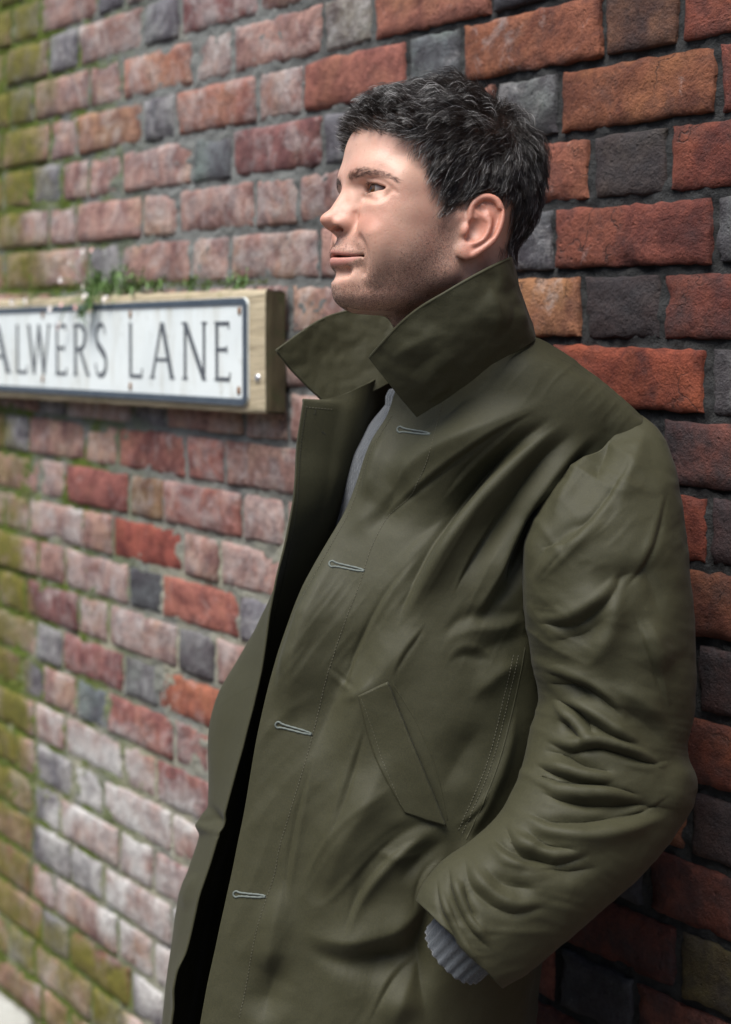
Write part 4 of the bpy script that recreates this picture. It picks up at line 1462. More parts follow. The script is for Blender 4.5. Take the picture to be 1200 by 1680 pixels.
topn = sstep(50, 112, P[:, 2])[:, None]
S = keep_out(S, (np.linspace(0, 1, KSEG)[None] * (2.0 + 7.5 * topn * r.uniform(.2, 1.1, (NHAIR, 1))) + r.uniform(.3, 2.6, (NHAIR, 1))))
nt = NT('hair')
tone = nt.attr('tone').outputs['Fac']
c = nt.mix(nt.ramp(tone, [(.0, 0.0), (.8, .35), (.88, 1.0)]), (.014, .011, .009), (.075, .060, .050))
c = nt.mix(nt.ramp(tone, [(.90, 0.0), (.93, 1.0)]), c, (.42, .405, .39))
M_HAIR = nt.out(c, .30)
nt.b.inputs['Specular IOR Level'].default_value = .55
greyness = sstep(-20, 60, P[:, 0]) * .05 + .06
tone = np.where(r.random(NHAIR) < greyness, r.uniform(.91, 1.0, NHAIR), r.uniform(0, .88, NHAIR))
V, Fq = strands_mesh(h2w(S), np.where(tone > .9, .00016, .00013) * r.uniform(.8, 1.25, NHAIR))
hair = mk('hair', V, Fq, M_HAIR, person)
attr(hair, 'tone', np.repeat(tone, KSEG * 3))

nt = NT('facial_hair'); M_FHAIR = nt.out((.026, .017, .012), .5)


def short_hair(name, weight, n, L, dirf, seed, rad, lift=.5, spread=.25):
    P, N, _ = sample_surface(weight, n, seed)
    q = np.random.default_rng(seed + 5)
    D_ = dirf(P, N); D_ = D_ - (D_ * N).sum(1, keepdims=True) * N
    d = unit(unit(D_) + N * lift + spread * q.normal(size=P.shape))
    ln = L * q.uniform(.55, 1.2, n)
    t = np.linspace(0, 1, 4)
    bend = -N * (lift * .6)
    S = P[:, None] - N[:, None] * .3 + (d[:, None] * t[None, :, None] + bend[:, None] * (t ** 2)[None, :, None]) * ln[:, None, None]
    S = keep_out(S, .15 + 0 * S[..., 0])
    V, Fq = strands_mesh(h2w(S), np.full(n, rad))
    return mk(name, V, Fq, M_FHAIR, person)


# eyebrows: thick at the nose, thinning to the tail
d, t, _ = polydist(npx, npy, [(576, 292), (585, 285), (597, 281), (612, 282), (632, 287), (650, 294)])
wd = np.interp(t, [0, .15, .5, 1], [6, 7.5, 6, 2.5])
brow_w = sstep(1.25, .5, d / wd) * (HV[:, 0] > 45) * (np.abs(HV[:, 1]) > 8)
def brow_dir(P, N):
    s = np.sign(P[:, 1]); k = sstep(12, 40, np.abs(P[:, 1]))
    return np.stack([-.35 * k, s * (.6 + .6 * k), .55 - .75 * k], 1)
short_hair('eyebrow', brow_w * (HV[:, 1] > 0), 560, 6.5, brow_dir, 21, .00006, .10, .15)
short_hair('eyebrow', brow_w * (HV[:, 1] < 0), 560, 6.5, brow_dir, 22, .00006, .10, .15)
# stubble
short_hair('stubble', m_beard ** 1.4 * (hn[:, 2] > -.98) * (HV[:, 2] > -110), 15000, 1.7, lambda P, N: np.stack([.25 + 0 * P[:, 0], 0 * P[:, 0], -1 + 0 * P[:, 0]], 1), 23, .00007, .55, .3)
# eyelashes
for sgn in (1, -1):
    Ls = []
    for up_lid in (1, 0):
        for q in np.linspace(-9, 16, 44 if up_lid else 22):
            uu = (4.6 - (.0105 if q > 0 else .015) * q * q) if up_lid else (-3.5 + (.008 if q > 0 else .0115) * q * q)
            uu = uu - .05 * q
            ff = EYE[0] + math.sqrt(max(15.2 ** 2 - q * q - uu * uu, 4))
            p = np.array([ff, EYE[1] + q, EYE[2] + uu])
            d = unit(np.array([1.0, .06 * q, (.1 if up_lid else -.6)]) + .15 * r.normal(size=3))
            ln = (4.6 if up_lid else 2.2) * r.uniform(.7, 1.1)
            tt_ = np.linspace(0, 1, 5)[:, None]
            c_ = p + d * ln * tt_ + np.array([0, 0, (1.8 if up_lid else -.6)]) * tt_ ** 2 - np.array([0, 0, (.8 if up_lid else 0)]) * tt_
            c_[:, 1] *= sgn
            Ls.append(c_)
    V, Fq = strands_mesh(h2w(np.array(Ls)), np.full(len(Ls), .00009))
    mk('eyelashes', V, Fq, M_FHAIR, person)

# ------------------------------------------------------------------ the raincoat
nt = NT('waxed_cotton')
pos = nt.pos()
n1 = nt.noise(pos, 14, 5, .6); n2 = nt.noise(pos, 120, 4, .65)
wv = nt.n('ShaderNodeTexNoise'); nt.link(nt.vmul(pos, (900, 900, 2600)), wv.inputs['Vector']); wv.inputs['Scale'].default_value = 1.0
wv2 = nt.n('ShaderNodeTexNoise'); nt.link(nt.vmul(pos, (2600, 2600, 700)), wv2.inputs['Vector']); wv2.inputs['Scale'].default_value = 1.0
c = nt.mix(n1, (.041, .0390, .0165), (.046, .0432, .0185))
c = nt.mix(nt.math('MULTIPLY', n2, .35), c, (.035, .0335, .016))
ng = nt.noise(pos, 750, 3, .7)
c = nt.mix(nt.ramp(ng, [(.38, .55), (.62, 0.0)]), c, (.022, .0215, .011))
h = nt.math('ADD', nt.math('ADD', nt.math('MULTIPLY', wv.outputs[0], .5), nt.math('MULTIPLY', wv2.outputs[0], .5)), nt.math('MULTIPLY', n2, 1.2))
M_COAT = nt.out(c, nt.math('ADD', nt.math('MULTIPLY', n1,   .06), .64), nt.bump(h, .28, .0009))
nt.b.inputs['Specular IOR Level'].default_value = .32
nt.b.inputs['Sheen Weight'].default_value = .03
nt.b.inputs['Sheen Roughness'].default_value = .4
nt = NT('thread'); M_THREAD = nt.out((.080, .074, .046), .7)
nt = NT('buttonhole_thread'); w1 = nt.noise(nt.pos(), 1500, 3); M_BHOLE = nt.out(nt.mix(w1, (.055, .066, .056), (.15, .17, .15)), .7)
nt = NT('slit_shade_paint'); M_SLIT_SHADE = nt.out((.012, .012, .009), .9)  # near-black colour standing for shade in pocket and buttonholes


def net(ctrl, nr, nc, closed=False):
    """smooth surface through a control net of world points (rows, cols, 3)"""
    A = cr_spline(np.asarray(ctrl, float), nr)                        # rows
    B = np.swapaxes(cr_spline(np.swapaxes(A, 0, 1), nc, closed), 0, 1)
    return B


def folds(V, N, strokes, vis=None, scale=1.0):
    """push cloth along its normal along hand-drawn fold lines.
    stroke: (amplitude mm, half width px, [(px, py)...], shape) ; shape 'g' round ridge, 'c' ridge with a sharp lee side"""
    px, py, _ = proj(V)
    disp = np.zeros(len(V))
    for amp, w, line, shape in strokes:
        P = cr_spline(np.array(line, float), max(8, 6 * len(line))) if len(line) > 2 else np.array(line, float)
        x0, y0 = P.min(0) - 4 * w; x1, y1 = P.max(0) + 4 * w
        m = (px > x0) & (px < x1) & (py > y0) & (py < y1)
        if not m.any(): continue
        d, t, sg = polydist(px[m], py[m], P)
        sd = d * sg
        L = np.linalg.norm(np.diff(P, axis=0), axis=1).sum()
        tap = sstep(0, .40, t) * sstep(1, .60, t)
        w = w * (.5 + .5 * tap)
        # fade past the ends
        e0 = np.hypot(px[m] - P[0, 0], py[m] - P[0, 1]); 
        if shape == 'g':
            pr = np.exp(-(np.abs(sd) / w) ** 1.55)
        elif shape == 'c':
            pr = np.exp(-(np.abs(sd) / w) ** 1.2) - .75 * np.exp(-((sd - 1.15 * w) / (.62 * w)) ** 2)
        else:                                   # 'd' : mirror image of 'c'
            pr = np.exp(-(np.abs(sd) / w) ** 1.2) - .75 * np.exp(-((sd + 1.15 * w) / (.62 * w)) ** 2)
        disp[m] += amp * .001 * pr * tap
    if vis is not None: disp *= vis
    return V + N * (disp * scale)[:, None]


def flat(ctrl):
    """control net given as rows of (px, py, depth) -> world points"""
    return [[U(*c) for c in row] for row in ctrl]


def creases(V, N, ang, wl, stretch, amp, seed, mask=1.0):
    """fine sharp creases running in one direction of the cloth (ridged noise)"""
    px, py, _ = proj(V)
    c_, s_ = math.cos(R_(ang)), math.sin(R_(ang))
    u = (px * c_ + py * s_) / (wl * stretch); v = (-px * s_ + py * c_) / wl
    q = np.stack([u, v + .8 * noise(np.stack([u * .9, v * .25, 0 * u + seed], 1), seed + 3), 0 * u + seed * 1.3], 1)
    n1 = 1 - np.abs(noise(q, seed)) * 2
    n2 = 1 - np.abs(noise(q * np.array([1.9, 2.1, 1]) + 7.7, seed + 1)) * 2
    g = sstep(-.15, .55, noise(np.stack([px / 150, py / 150, 0 * px + seed], 1), seed + 9))
    return V + N * ((np.sign(n1) * np.abs(n1) ** 1.5 + .5 * n2) * g * mask * amp * .001)[:, None]


# ---- body of the coat: left front, round the back, right front (columns), shoulder to hem (rows)
LEFT = [
    [(652, 640, 1.525), (690, 640, 1.505), (745, 602, 1.468), (800, 567, 1.452), (868, 553, 1.470), (955, 600, 1.478), (1058, 690, 1.490)],
    [(637, 681, 1.525), (692, 684, 1.495), (760, 650, 1.455), (835, 612, 1.438), (905, 607, 1.444), (985, 652, 1.456), (1066, 722, 1.485)],
    [(607, 732, 1.520), (688, 738, 1.488), (770, 712, 1.452), (850, 690, 1.436), (925, 690, 1.440), (990, 722, 1.458), (1050, 775, 1.490)],
    [(567, 838, 1.510), (660, 842, 1.480), (750, 822, 1.452), (830, 808, 1.440), (898, 812, 1.446), (955, 836, 1.468), (1000, 860, 1.505)],
    [(490, 980, 1.495), (590, 985, 1.468), (690, 975, 1.445), (780, 962, 1.440), (850, 958, 1.452), (910, 962, 1.480), (950, 965, 1.530)],
    [(436, 1150, 1.475), (540, 1150, 1.450), (650, 1142, 1.430), (750, 1132, 1.426), (830, 1124, 1.440), (895, 1122, 1.472), (940, 1122, 1.525)],
    [(403, 1320, 1.455), (510, 1328, 1.428), (620, 1328, 1.408), (730, 1320, 1.406), (810, 1312, 1.422), (880, 1304, 1.460), (922, 1302, 1.520)],
    [(366, 1500, 1.432), (480, 1510, 1.410), (600, 1515, 1.392), (710, 1510, 1.392), (790, 1502, 1.412), (858, 1500, 1.450), (890, 1500, 1.515)],
    [(327, 1690, 1.412), (450, 1697, 1.390), (570, 1702, 1.376), (680, 1702, 1.376), (770, 1700, 1.400), (836, 1692, 1.440), (864, 1690, 1.505)],
    [(290, 1960, 1.390), (420, 1970, 1.370), (545, 1975, 1.358), (660, 1975, 1.360), (755, 1970, 1.386), (830, 1960, 1.430), (860, 1955, 1.500)],
    [(262, 2250, 1.375), (400, 2262, 1.352), (530, 2268, 1.340), (650, 2268, 1.344), (750, 2262, 1.372), (828, 2250, 1.420), (858, 2245, 1.495)],
]
# right front: [edge, next to the edge, bulge or inner fold, side] seen through the open coat
RIGHT = [
    [(497, 659, 1.566), (550, 652, 1.580), (606, 628, 1.602), (660, 610, 1.66)],
    [(496, 664, 1.565), (550, 675, 1.576), (594, 692, 1.592), (656, 704, 1.66)],
    [(486, 735, 1.565), (538, 745, 1.578), (580, 754, 1.597), (650, 770, 1.68)],
    [(479, 830, 1.560), (522, 838, 1.583), (553, 845, 1.612), (620, 855, 1.72)],
    [(449, 985, 1.555), (446, 990, 1.615), (500, 995, 1.690), (550, 1000, 1.80)],
    [(417, 1150, 1.538), (352, 1160, 1.628), (400, 1165, 1.70), (480, 1170, 1.79)],
    [(374, 1320, 1.520), (341, 1325, 1.605), (380, 1330, 1.67), (440, 1335, 1.76)],
    [(323, 1490, 1.500), (292, 1495, 1.590), (330, 1500, 1.65), (400, 1500, 1.74)],
    [(281, 1690, 1.480), (268, 1700, 1.570), (300, 1700, 1.63), (370, 1700, 1.72)],
    [(245, 1960, 1.462), (235, 1965, 1.552), (265, 1970, 1.62), (340, 1970, 1.71)],
    [(215, 2250, 1.450), (208, 2255, 1.540), (235, 2260, 1.61), (315, 2260, 1.70)],
]
BACK = [0, 0, 0, 0, 0, .012, .030, .048, .062, .075, .085]          # the lower coat hangs nearly plumb
LW = flat([[(x, y, z + b) for x, y, z in r_] for r_, b in zip(LEFT, BACK)]); RW = flat([[(x, y, z + b * .6) for x, y, z in r_] for r_, b in zip(RIGHT, BACK)])
ctrl = []
for i, (a, b) in enumerate(zip(LW, RW)):
    la, rb = a[-1], b[-1]
    zb = (la[2] + rb[2]) / 2
    lift = max(0, .0)
    bk = min(WALL - .022, max(la[1], rb[1]) + .10)
    if i <= 1: bk = min(bk, max(la[1], 1.15) + .02)
    m1 = np.array([la[0] * .72 + rb[0] * .28, bk, zb]); m2 = np.array([la[0] * .28 + rb[0] * .72, bk, zb])
    ctrl.append(list(a) + [m1, m2] + list(b[::-1]))
ctrl = np.array(ctrl)
NR, NCc = 420, 430
# spend most columns on the left front
G = net(ctrl, NR, 12 * 24 + 1)
tcol = np.concatenate([np.linspace(0, 6 / 12, 310, endpoint=False), np.linspace(6 / 12, 9 / 12, 40, endpoint=False), np.linspace(9 / 12, 1, 80)])
fi = tcol * (G.shape[1] - 1); i0 = np.minimum(fi.astype(int), G.shape[1] - 2); w = (fi - i0)[None, :, None]
G = G[:, i0] * (1 - w) + G[:, i0 + 1] * w
V = G.reshape(-1, 3)
colid = np.tile(np.arange(NCc), NR)
N = vnormals(V, NR, NCc)
mid = (NR // 2) * NCc + 200
if N[mid] @ (CAM - V[mid]) < 0: N = -N
front = (sstep(333, 306, colid)) * sstep(0, 11, colid)
rightp = sstep(352, 385, colid)
LF = [
    # the long rolls from the shoulder down to the buttons
    (9, 34, [(900, 655), (800, 700), (700, 760), (620, 835), (560, 885)], 'g'),
    (-7, 26, [(905, 690), (800, 770), (700, 860), (640, 930)], 'g'),
    (8, 26, [(925, 690), (850, 755), (770, 850), (705, 950), (660, 1030)], 'c'),
    (-8, 22, [(950, 700), (880, 770), (810, 870), (745, 970)], 'g'),
    (7, 26, [(985, 700), (920, 760), (860, 850), (805, 960), (760, 1040)], 'd'),
    (-7, 22, [(905, 800), (868, 880), (830, 970)], 'g'),
    (4, 20, [(640, 700), (618, 770), (596, 840)], 'g'),
    (-5, 26, [(680, 760), (640, 830), (600, 880)], 'g'),
    # across the waist towards the pocket
    (7, 34, [(560, 900), (520, 990), (490, 1080), (470, 1200)], 'g'),
    (-5, 30, [(640, 980), (590, 1060), (540, 1160), (500, 1270)], 'g'),
    (6, 36, [(700, 1000), (650, 1080), (600, 1150), (560, 1260)], 'g'),
    (2, 14, [(730, 1085), (760, 1060), (800, 1070), (815, 1095)], 'c'),
    (3, 20, [(880, 1010), (820, 1030), (770, 1035), (720, 1060)], 'c'),
    (-3, 18, [(880, 1040), (820, 1055), (760, 1080)], 'g'),
    (4, 18, [(860, 1080), (810, 1110), (770, 1150)], 'g'),
    # below the pocket
    (4, 22, [(735, 1352), (680, 1380), (620, 1440), (580, 1500)], 'c'),
    (-4, 18, [(740, 1372), (690, 1410), (650, 1450)], 'g'),
    (9, 40, [(640, 1230), (600, 1330), (560, 1400), (530, 1480)], 'g'),
    (-9, 40, [(560, 1560), (640, 1580), (700, 1650)], 'g'),
    (8, 34, [(720, 1470), (640, 1530), (560, 1545), (500, 1530)], 'd'),
    (-7, 26, [(470, 1560), (440, 1620), (430, 1690)], 'g'),
    (6, 22, [(470, 1440), (450, 1540), (430, 1640)], 'g'),
    (6, 24, [(700, 1560), (660, 1640), (640, 1700)], 'g'),
    (-8, 20, [(735, 1430), (700, 1500), (690, 1580), (700, 1680)], 'g'),
    (5, 16, [(800, 1370), (770, 1400), (740, 1420)], 'g'),
    (4, 12, [(850, 1150), (826, 1240), (790, 1330), (755, 1400)], 'g'),
    # fullness over the hip
    (-4, 30, [(800, 1180), (760, 1240), (720, 1300)], 'g'),
    (2.5, 9, [(620, 1110), (596, 1136), (560, 1150)], 'g'),
    (2.0, 9, [(700, 1400), (660, 1405), (610, 1395)], 'g'),
]
q = V * np.array([1, 1, 1])
V = folds(V, N, LF[:10], front, 2.3); V = folds(V, N, LF[10:], front, 1.5)
N = vnormals(V, NR, NCc); N = N if N[mid] @ (CAM - V[mid]) > 0 else -N
V = V + N * ((front * (.0011 * fbm(V * 11, 3, 5) + .0003 * fbm(V * 42, 3, 6)) + (1 - front) * .0022 * fbm(V * 9, 3, 7))[:, None])
CR = [(3.5, 10, [(930, 690), (840, 760), (760, 850), (690, 960), (640, 1060)], 'c'), (3, 9, [(890, 665), (790, 715), (690, 790), (610, 870)], 'd'), (3, 9, [(960, 740), (900, 820), (850, 920), (800, 1010)], 'c'),
      (2.5, 8, [(700, 900), (640, 980), (590, 1080), (560, 1170)], 'c'), (2.5, 8, [(600, 1180), (560, 1300), (530, 1400)], 'd'), (3, 10, [(720, 1365), (660, 1400), (600, 1470), (560, 1560)], 'c'),
      (2.5, 8, [(690, 1560), (640, 1600), (600, 1680)], 'd'), (2.5, 8, [(520, 1240), (490, 1380), (470, 1500)], 'c'), (2, 6, [(860, 690), (780, 760), (720, 830)], 'c'), (2, 6, [(820, 830), (770, 910), (740, 980)], 'd'),
      (1.8, 6, [(590, 1140), (560, 1120), (530, 1090)], 'c'), (1.8, 6, [(640, 1115), (660, 1070), (700, 1020)], 'c'), (2, 6, [(740, 1360), (780, 1330), (810, 1290)], 'c'), (2.2, 7, [(735, 1400), (700, 1440), (680, 1500)], 'c')]
V = folds(V, N, CR, front)
V = creases(V, N, 126, 34, 4, .55, 51, front); V = creases(V, N, 122, 70, 4, 1.7, 53, front)
RFo = [(10, 26, [(352, 1330), (330, 1350), (322, 1372)], 'g'), (-9, 16, [(372, 1340), (345, 1348), (330, 1358)], 'g'), (4, 12, [(330, 1430), (312, 1460), (302, 1500)], 'g'), (4, 10, [(310, 1560), (296, 1600), (286, 1660)], 'g')]
V = folds(V, N, RFo, rightp)
Fq = grid_faces(NR, NCc)
coat = mk('coat', V, Fq, M_COAT, person)
so = coat.modifiers.new('cloth', 'SOLIDIFY'); so.thickness = .0022; so.offset = 0.0
coat['label'] = 'olive green cotton raincoat worn open'
coat_bvh = BVHTree.FromPolygons([tuple(v) for v in V], [tuple(q) for q in Fq])


# ---- left sleeve: hanging upper arm, bent elbow, cuff at the pocket
# ring: left point, right point (px, py, depth), bulge towards the camera and away from it (m)
RINGS = [
    ((900, 800, 1.450), (1062, 690, 1.500), .022, .05),
    ((868, 880, 1.440), (1090, 715, 1.495), .046, .07),
    ((864, 945, 1.432), (1112, 775, 1.488), .064, .08),
    ((870, 990, 1.428), (1122, 860, 1.484), .072, .08),
    ((880, 1040, 1.425), (1130, 960, 1.482), .074, .08),
    ((893, 1095, 1.424), (1133, 1060, 1.482), .073, .08),
    ((902, 1145, 1.425), (1128, 1160, 1.484), .070, .075),
    ((888, 1205, 1.418), (1116, 1230, 1.484), .068, .072),
    ((872, 1262, 1.405), (1130, 1292, 1.480), .066, .070),
    ((846, 1318, 1.395), (1112, 1352, 1.462), .066, .068),
    ((815, 1358, 1.386), (1060, 1422, 1.440), .066, .066),
    ((775, 1392, 1.376), (995, 1480, 1.420), .063, .062),
    ((733, 1420, 1.368), (930, 1540, 1.402), .058, .056),
    ((700, 1455, 1.362), (875, 1590, 1.386), .053, .050),
    ((688, 1483, 1.358), (832, 1618, 1.374), .048, .044),
]
rows = []
for (L_, R2, bf, bb) in RINGS:
    Lp, Rp = U(L_[0] + 3, L_[1], L_[2]), U(R2[0] - 15, R2[1] - (5 if R2[1] > 1300 else 0), R2[2])
    mid_ = (Lp + Rp) / 2
    vd = mid_ - CAM; vd /= np.linalg.norm(vd)
    ax_ = Rp - Lp; dn = -vd - ax_ * ((-vd) @ ax_) / (ax_ @ ax_); dn /= np.linalg.norm(dn)
    ring = []
    for t in np.linspace(0, math.pi, 7)[:-1]:
        ring.append(mid_ - ax_ / 2 * math.cos(t) + dn * bf * math.sin(t) ** .9)
    for t in np.linspace(0, math.pi, 7)[:-1]:
        ring.append(mid_ + ax_ / 2 * math.cos(t) - dn * bb * math.sin(t))
    rows.append(ring)
rows = np.array(rows)
SR, SC = 320, 300
G = net(rows, SR, SC, True)
V = G.reshape(-1, 3)
N = vnormals(V, SR, SC, True)
cen = np.repeat(G.mean(1), SC, 0)
N = np.where((((V - cen) * N).sum(1) < 0)[:, None], -N, N)
facing = sstep(-.25, .15, (N * (CAM - V) / np.linalg.norm(CAM - V, axis=1, keepdims=True)).sum(1))
SLV = [
    (5, 20, [(1062, 700), (1035, 770), (1010, 850)], 'g'),
    (-4, 14, [(1010, 715), (985, 760), (975, 800)], 'g'),
    (4, 14, [(985, 725), (940, 790), (905, 860)], 'g'),
    (5, 20, [(1000, 850), (950, 890), (905, 925), (880, 960)], 'c'),
    (-4, 18, [(1080, 930), (1010, 950), (960, 990)], 'g'),
    (6, 16, [(880, 1010), (930, 1010), (985, 975), (1020, 930)], 'c'),
    (-5, 16, [(905, 1050), (960, 1040), (1010, 1000)], 'g'),
    (5, 20, [(1010, 930), (1005, 1010), (985, 1070), (950, 1100)], 'g'),
    (6, 20, [(1060, 1010), (1075, 1060), (1090, 1110)], 'g'),
    (-4, 22, [(1050, 900), (1070, 960), (1085, 1020)], 'g'),
    (5, 12, [(895, 1095), (930, 1100), (975, 1120), (1010, 1150), (1030, 1185)], 'c'),
    (-5, 9, [(900, 1118), (945, 1128), (990, 1160)], 'g'),
    (7, 12, [(908, 1148), (940, 1180), (965, 1212), (990, 1215)], 'd'),
    (7, 13, [(915, 1150), (960, 1160), (1010, 1195), (1060, 1225)], 'c'),
    (-7, 10, [(920, 1178), (945, 1202), (962, 1222)], 'g'),
    (7, 11, [(893, 1210), (940, 1222), (985, 1215), (1040, 1232), (1095, 1262)], 'c'),
    (-7, 10, [(890, 1232), (930, 1240), (965, 1260), (1010, 1270)], 'g'),
    (7, 11, [(878, 1250), (920, 1262), (960, 1272), (1015, 1278)], 'c'),
    (6, 10, [(868, 1276), (900, 1290), (925, 1300), (990, 1302), (1060, 1312)], 'd'),
    (-8, 11, [(885, 1300), (930, 1316), (990, 1322), (1060, 1322), (1105, 1328)], 'g'),
    (9, 18, [(850, 1335), (900, 1365), (960, 1372), (1030, 1358), (1100, 1338)], 'd'),
    (-6, 12, [(860, 1362), (900, 1388), (950, 1396)], 'g'),
    (6, 13, [(835, 1350), (860, 1385), (910, 1402), (970, 1395)], 'c'),
    (-6, 14, [(830, 1388), (870, 1420), (930, 1430), (990, 1420)], 'g'),
    (6, 15, [(800, 1375), (830, 1412), (880, 1425), (930, 1418)], 'd'),
    (-5, 16, [(790, 1420), (830, 1452), (890, 1462)], 'g'),
    (5, 16, [(770, 1400), (790, 1448), (840, 1480), (900, 1478)], 'c'),
    (5, 9, [(742, 1420), (752, 1460), (775, 1510), (812, 1560)], 'c'),
    (-6, 8, [(760, 1440), (768, 1485), (790, 1530)], 'g'),
    (5, 8, [(722, 1440), (735, 1490), (765, 1550), (800, 1590)], 'c'),
    (-4, 8, [(735, 1475), (755, 1530), (785, 1570)], 'g'),
    (4, 30, [(1120, 1240), (1110, 1290), (1090, 1340)], 'g'),
    (4, 18, [(990, 1120), (1050, 1150), (1100, 1190)], 'g'),
    (-3, 14, [(1000, 1150), (1055, 1185), (1095, 1225)], 'g'),
]
V = folds(V, N, SLV, facing, 1.35)
N = vnormals(V, SR, SC, True); N = np.where((((V - cen) * N).sum(1) < 0)[:, None], -N, N)
V = folds(V, N, [(3, 9, [(1050, 740), (1000, 830), (930, 910), (885, 960)], 'c'), (2.5, 8, [(1090, 800), (1060, 900), (1010, 980)], 'd'), (2.2, 7, [(1040, 1000), (1075, 1080), (1100, 1170)], 'c'), (2.2, 6, [(960, 880), (920, 900), (885, 905)], 'c'), (2, 6, [(1105, 1250), (1060, 1260), (1010, 1250)], 'c'), (2, 6, [(1100, 1300), (1040, 1330), (960, 1350)], 'd')], facing)
crumple = np.abs(fbm(V * np.array([16, 16, 24]), 3, 41))
V = V + N * ((.0010 * fbm(V * 15, 3, 15) + .0003 * fbm(V * 45, 3, 16) - .0008 * crumple + .0004)[:, None])
V = creases(V, N, 12, 30, 4, .6, 61, facing * sstep(900, 1080, proj(V)[1])); V = creases(V, N, 130, 46, 3, .7, 67, facing * sstep(1080, 900, proj(V)[1])); V = creases(V, N, 25, 56, 3.5, 1.6, 71, facing)
Fq = grid_faces(SR, SC, True)
sleeve = mk('sleeve', V, Fq, M_COAT, coat)
so = sleeve.modifiers.new('cloth', 'SOLIDIFY'); so.thickness = .0022; so.offset = -1.0
sleeve['label'] = 'crumpled left sleeve bent at the elbow'
sleeve_bvh = BVHTree.FromPolygons([tuple(v) for v in V], [tuple(q) for q in Fq])
SLEEVE_END = V.reshape(SR, SC, 3)[-1]

# ---- right sleeve, on the far side of him
P = cr_spline([(-1.37, 1.13, 1.365), (-1.43, 1.12, 1.25), (-1.46, 1.10, 1.08), (-1.41, 1.03, .98), (-1.35, .985, .93)], 60)
V, fl = tube(P, np.interp(np.linspace(0, 1, 60), [0, .1, .5, 1], [.04, .072, .066, .052]), 48, False)
V = V + .004 * fbm(V * 14, 3, 9)[:, None]
o = mk('sleeve', V, fl, M_COAT, coat)
o['label'] = 'right sleeve on the far side'

# ---- turned-up collar: from the left point round the nape to the right point
CB = [(686, 682, 1.468), (745, 645, 1.446), (805, 600, 1.432), (850, 574, 1.442), (878, 556, 1.468), (862, 548, 1.535), (780, 556, 1.600), (690, 600, 1.628), (618, 640, 1.612), (578, 658, 1.600), (541, 666, 1.588)]
CM = [(645, 634, 1.452), (705, 590, 1.420), (772, 540, 1.404), (828, 512, 1.416), (862, 512, 1.454), (846, 500, 1.530), (770, 505, 1.605), (680, 545, 1.640), (600, 575, 1.625), (545, 590, 1.607), (497, 625, 1.580)]
CT = [(607, 586, 1.446), (668, 522, 1.410), (735, 478, 1.394), (796, 444, 1.402), (836, 425, 1.434), (826, 432, 1.520), (760, 450, 1.610), (668, 492, 1.655), (600, 505, 1.640), (530, 524, 1.610), (454, 575, 1.566)]
rows = [[U(*c) for c in r_] for r_ in (CB, CM, CT)]
# stitched, slightly wavy leaf
NRk, NCk = 120, 420
G = net(rows, NRk, NCk)
V = G.reshape(-1, 3)
N = vnormals(V, NRk, NCk)
m_ = 60 * NCk + 100
if N[m_] @ (CAM - V[m_]) < 0: N = -N
CFo = [(3, 16, [(690, 640), (720, 600), (760, 575)], 'g'), (-2.5, 12, [(668, 620), (700, 590), (730, 575)], 'g'), (3, 14, [(800, 470), (815, 510), (812, 550)], 'g'), (-2.5, 12, [(830, 450), (840, 490), (842, 530)], 'g'),
       (2.5, 10, [(700, 660), (720, 640), (745, 632)], 'g'), (2.5, 14, [(640, 590), (690, 560), (740, 545)], 'g')]
V = folds(V, N, CFo)
V = V + N * ((.0016 * fbm(V * 22, 3, 25) + .0006 * fbm(V * 60, 2, 26))[:, None])
Fq = grid_faces(NRk, NCk)
collar = mk('collar', V, Fq, M_COAT, coat)
so = collar.modifiers.new('cloth', 'SOLIDIFY'); so.thickness = .0032; so.offset = 0.0
collar['label'] = 'turned-up collar with pointed ends'
collar_bvh = BVHTree.FromPolygons([tuple(v) for v in V], [tuple(q) for q in Fq])

# rolled edges of the collar
Gk = V.reshape(NRk, NCk, 3)
loop = np.concatenate([Gk[:, 0], Gk[-1, 1:], Gk[-2::-1, -1]])
Ve, Fe = tube(loop[::2], .0019, 6)
mk('collar_edge', Ve, Fe, M_COAT, coat)

# ---- seams, buttonholes, pockets: laid on the cloth where the photo shows them
def cast(px, py, bvh, out=.0006):
    d = U(px, py, 1.0) - CAM; d = d / np.linalg.norm(d)
    hit = bvh.ray_cast(Vector(CAM), Vector(d))
    if hit[0] is None: return None
    n = np.array(hit[1]); n = n if n @ d < 0 else -n
    return np.array(hit[0]) + n * out, n


def lay(line, bvh, n, out=.0006):
    P = cr_spline(np.array(line, float), n) if len(line) > 2 else np.array([np.array(line[0]) + (np.array(line[1]) - line[0]) * t for t in np.linspace(0, 1, n)])
    R = [cast(x, y, bvh, out) for x, y in P]
    return [r_ for r_ in R if r_ is not None]


def stitches(line, bvh, parent, name='stitching', step=.0034, rad=.00042, out=.0013):
    """a row of separate stitches joined as one seam"""
    L = np.linalg.norm(np.diff(np.array(line, float), axis=0), axis=1).sum()
    pts = lay(line, bvh, max(20, int(L / 3)), out)
    if len(pts) < 4: return None
    P = np.array([p for p, _ in pts])
    s = np.concatenate([[0], np.cumsum(np.linalg.norm(np.diff(P, axis=0), axis=1))])
    # leave out jumps where the line leaves the cloth
    parts = []
    for a in np.arange(0, s[-1] - step, step):
        b = a + step * .68
        q = np.array([[np.interp(x, s, P[:, d]) for d in range(3)] for x in (a, (a + b) / 2, b)])
        if np.linalg.norm(q[2] - q[0]) > step * 1.2: continue
        parts.append(tube(q, [rad * .6, rad, rad * .6], 4, True))
    if not parts: return None
    V, Fq = merge(parts)
    o = mk(name, V, Fq, M_THREAD, parent)
    o['kind'] = 'stuff'
    return o


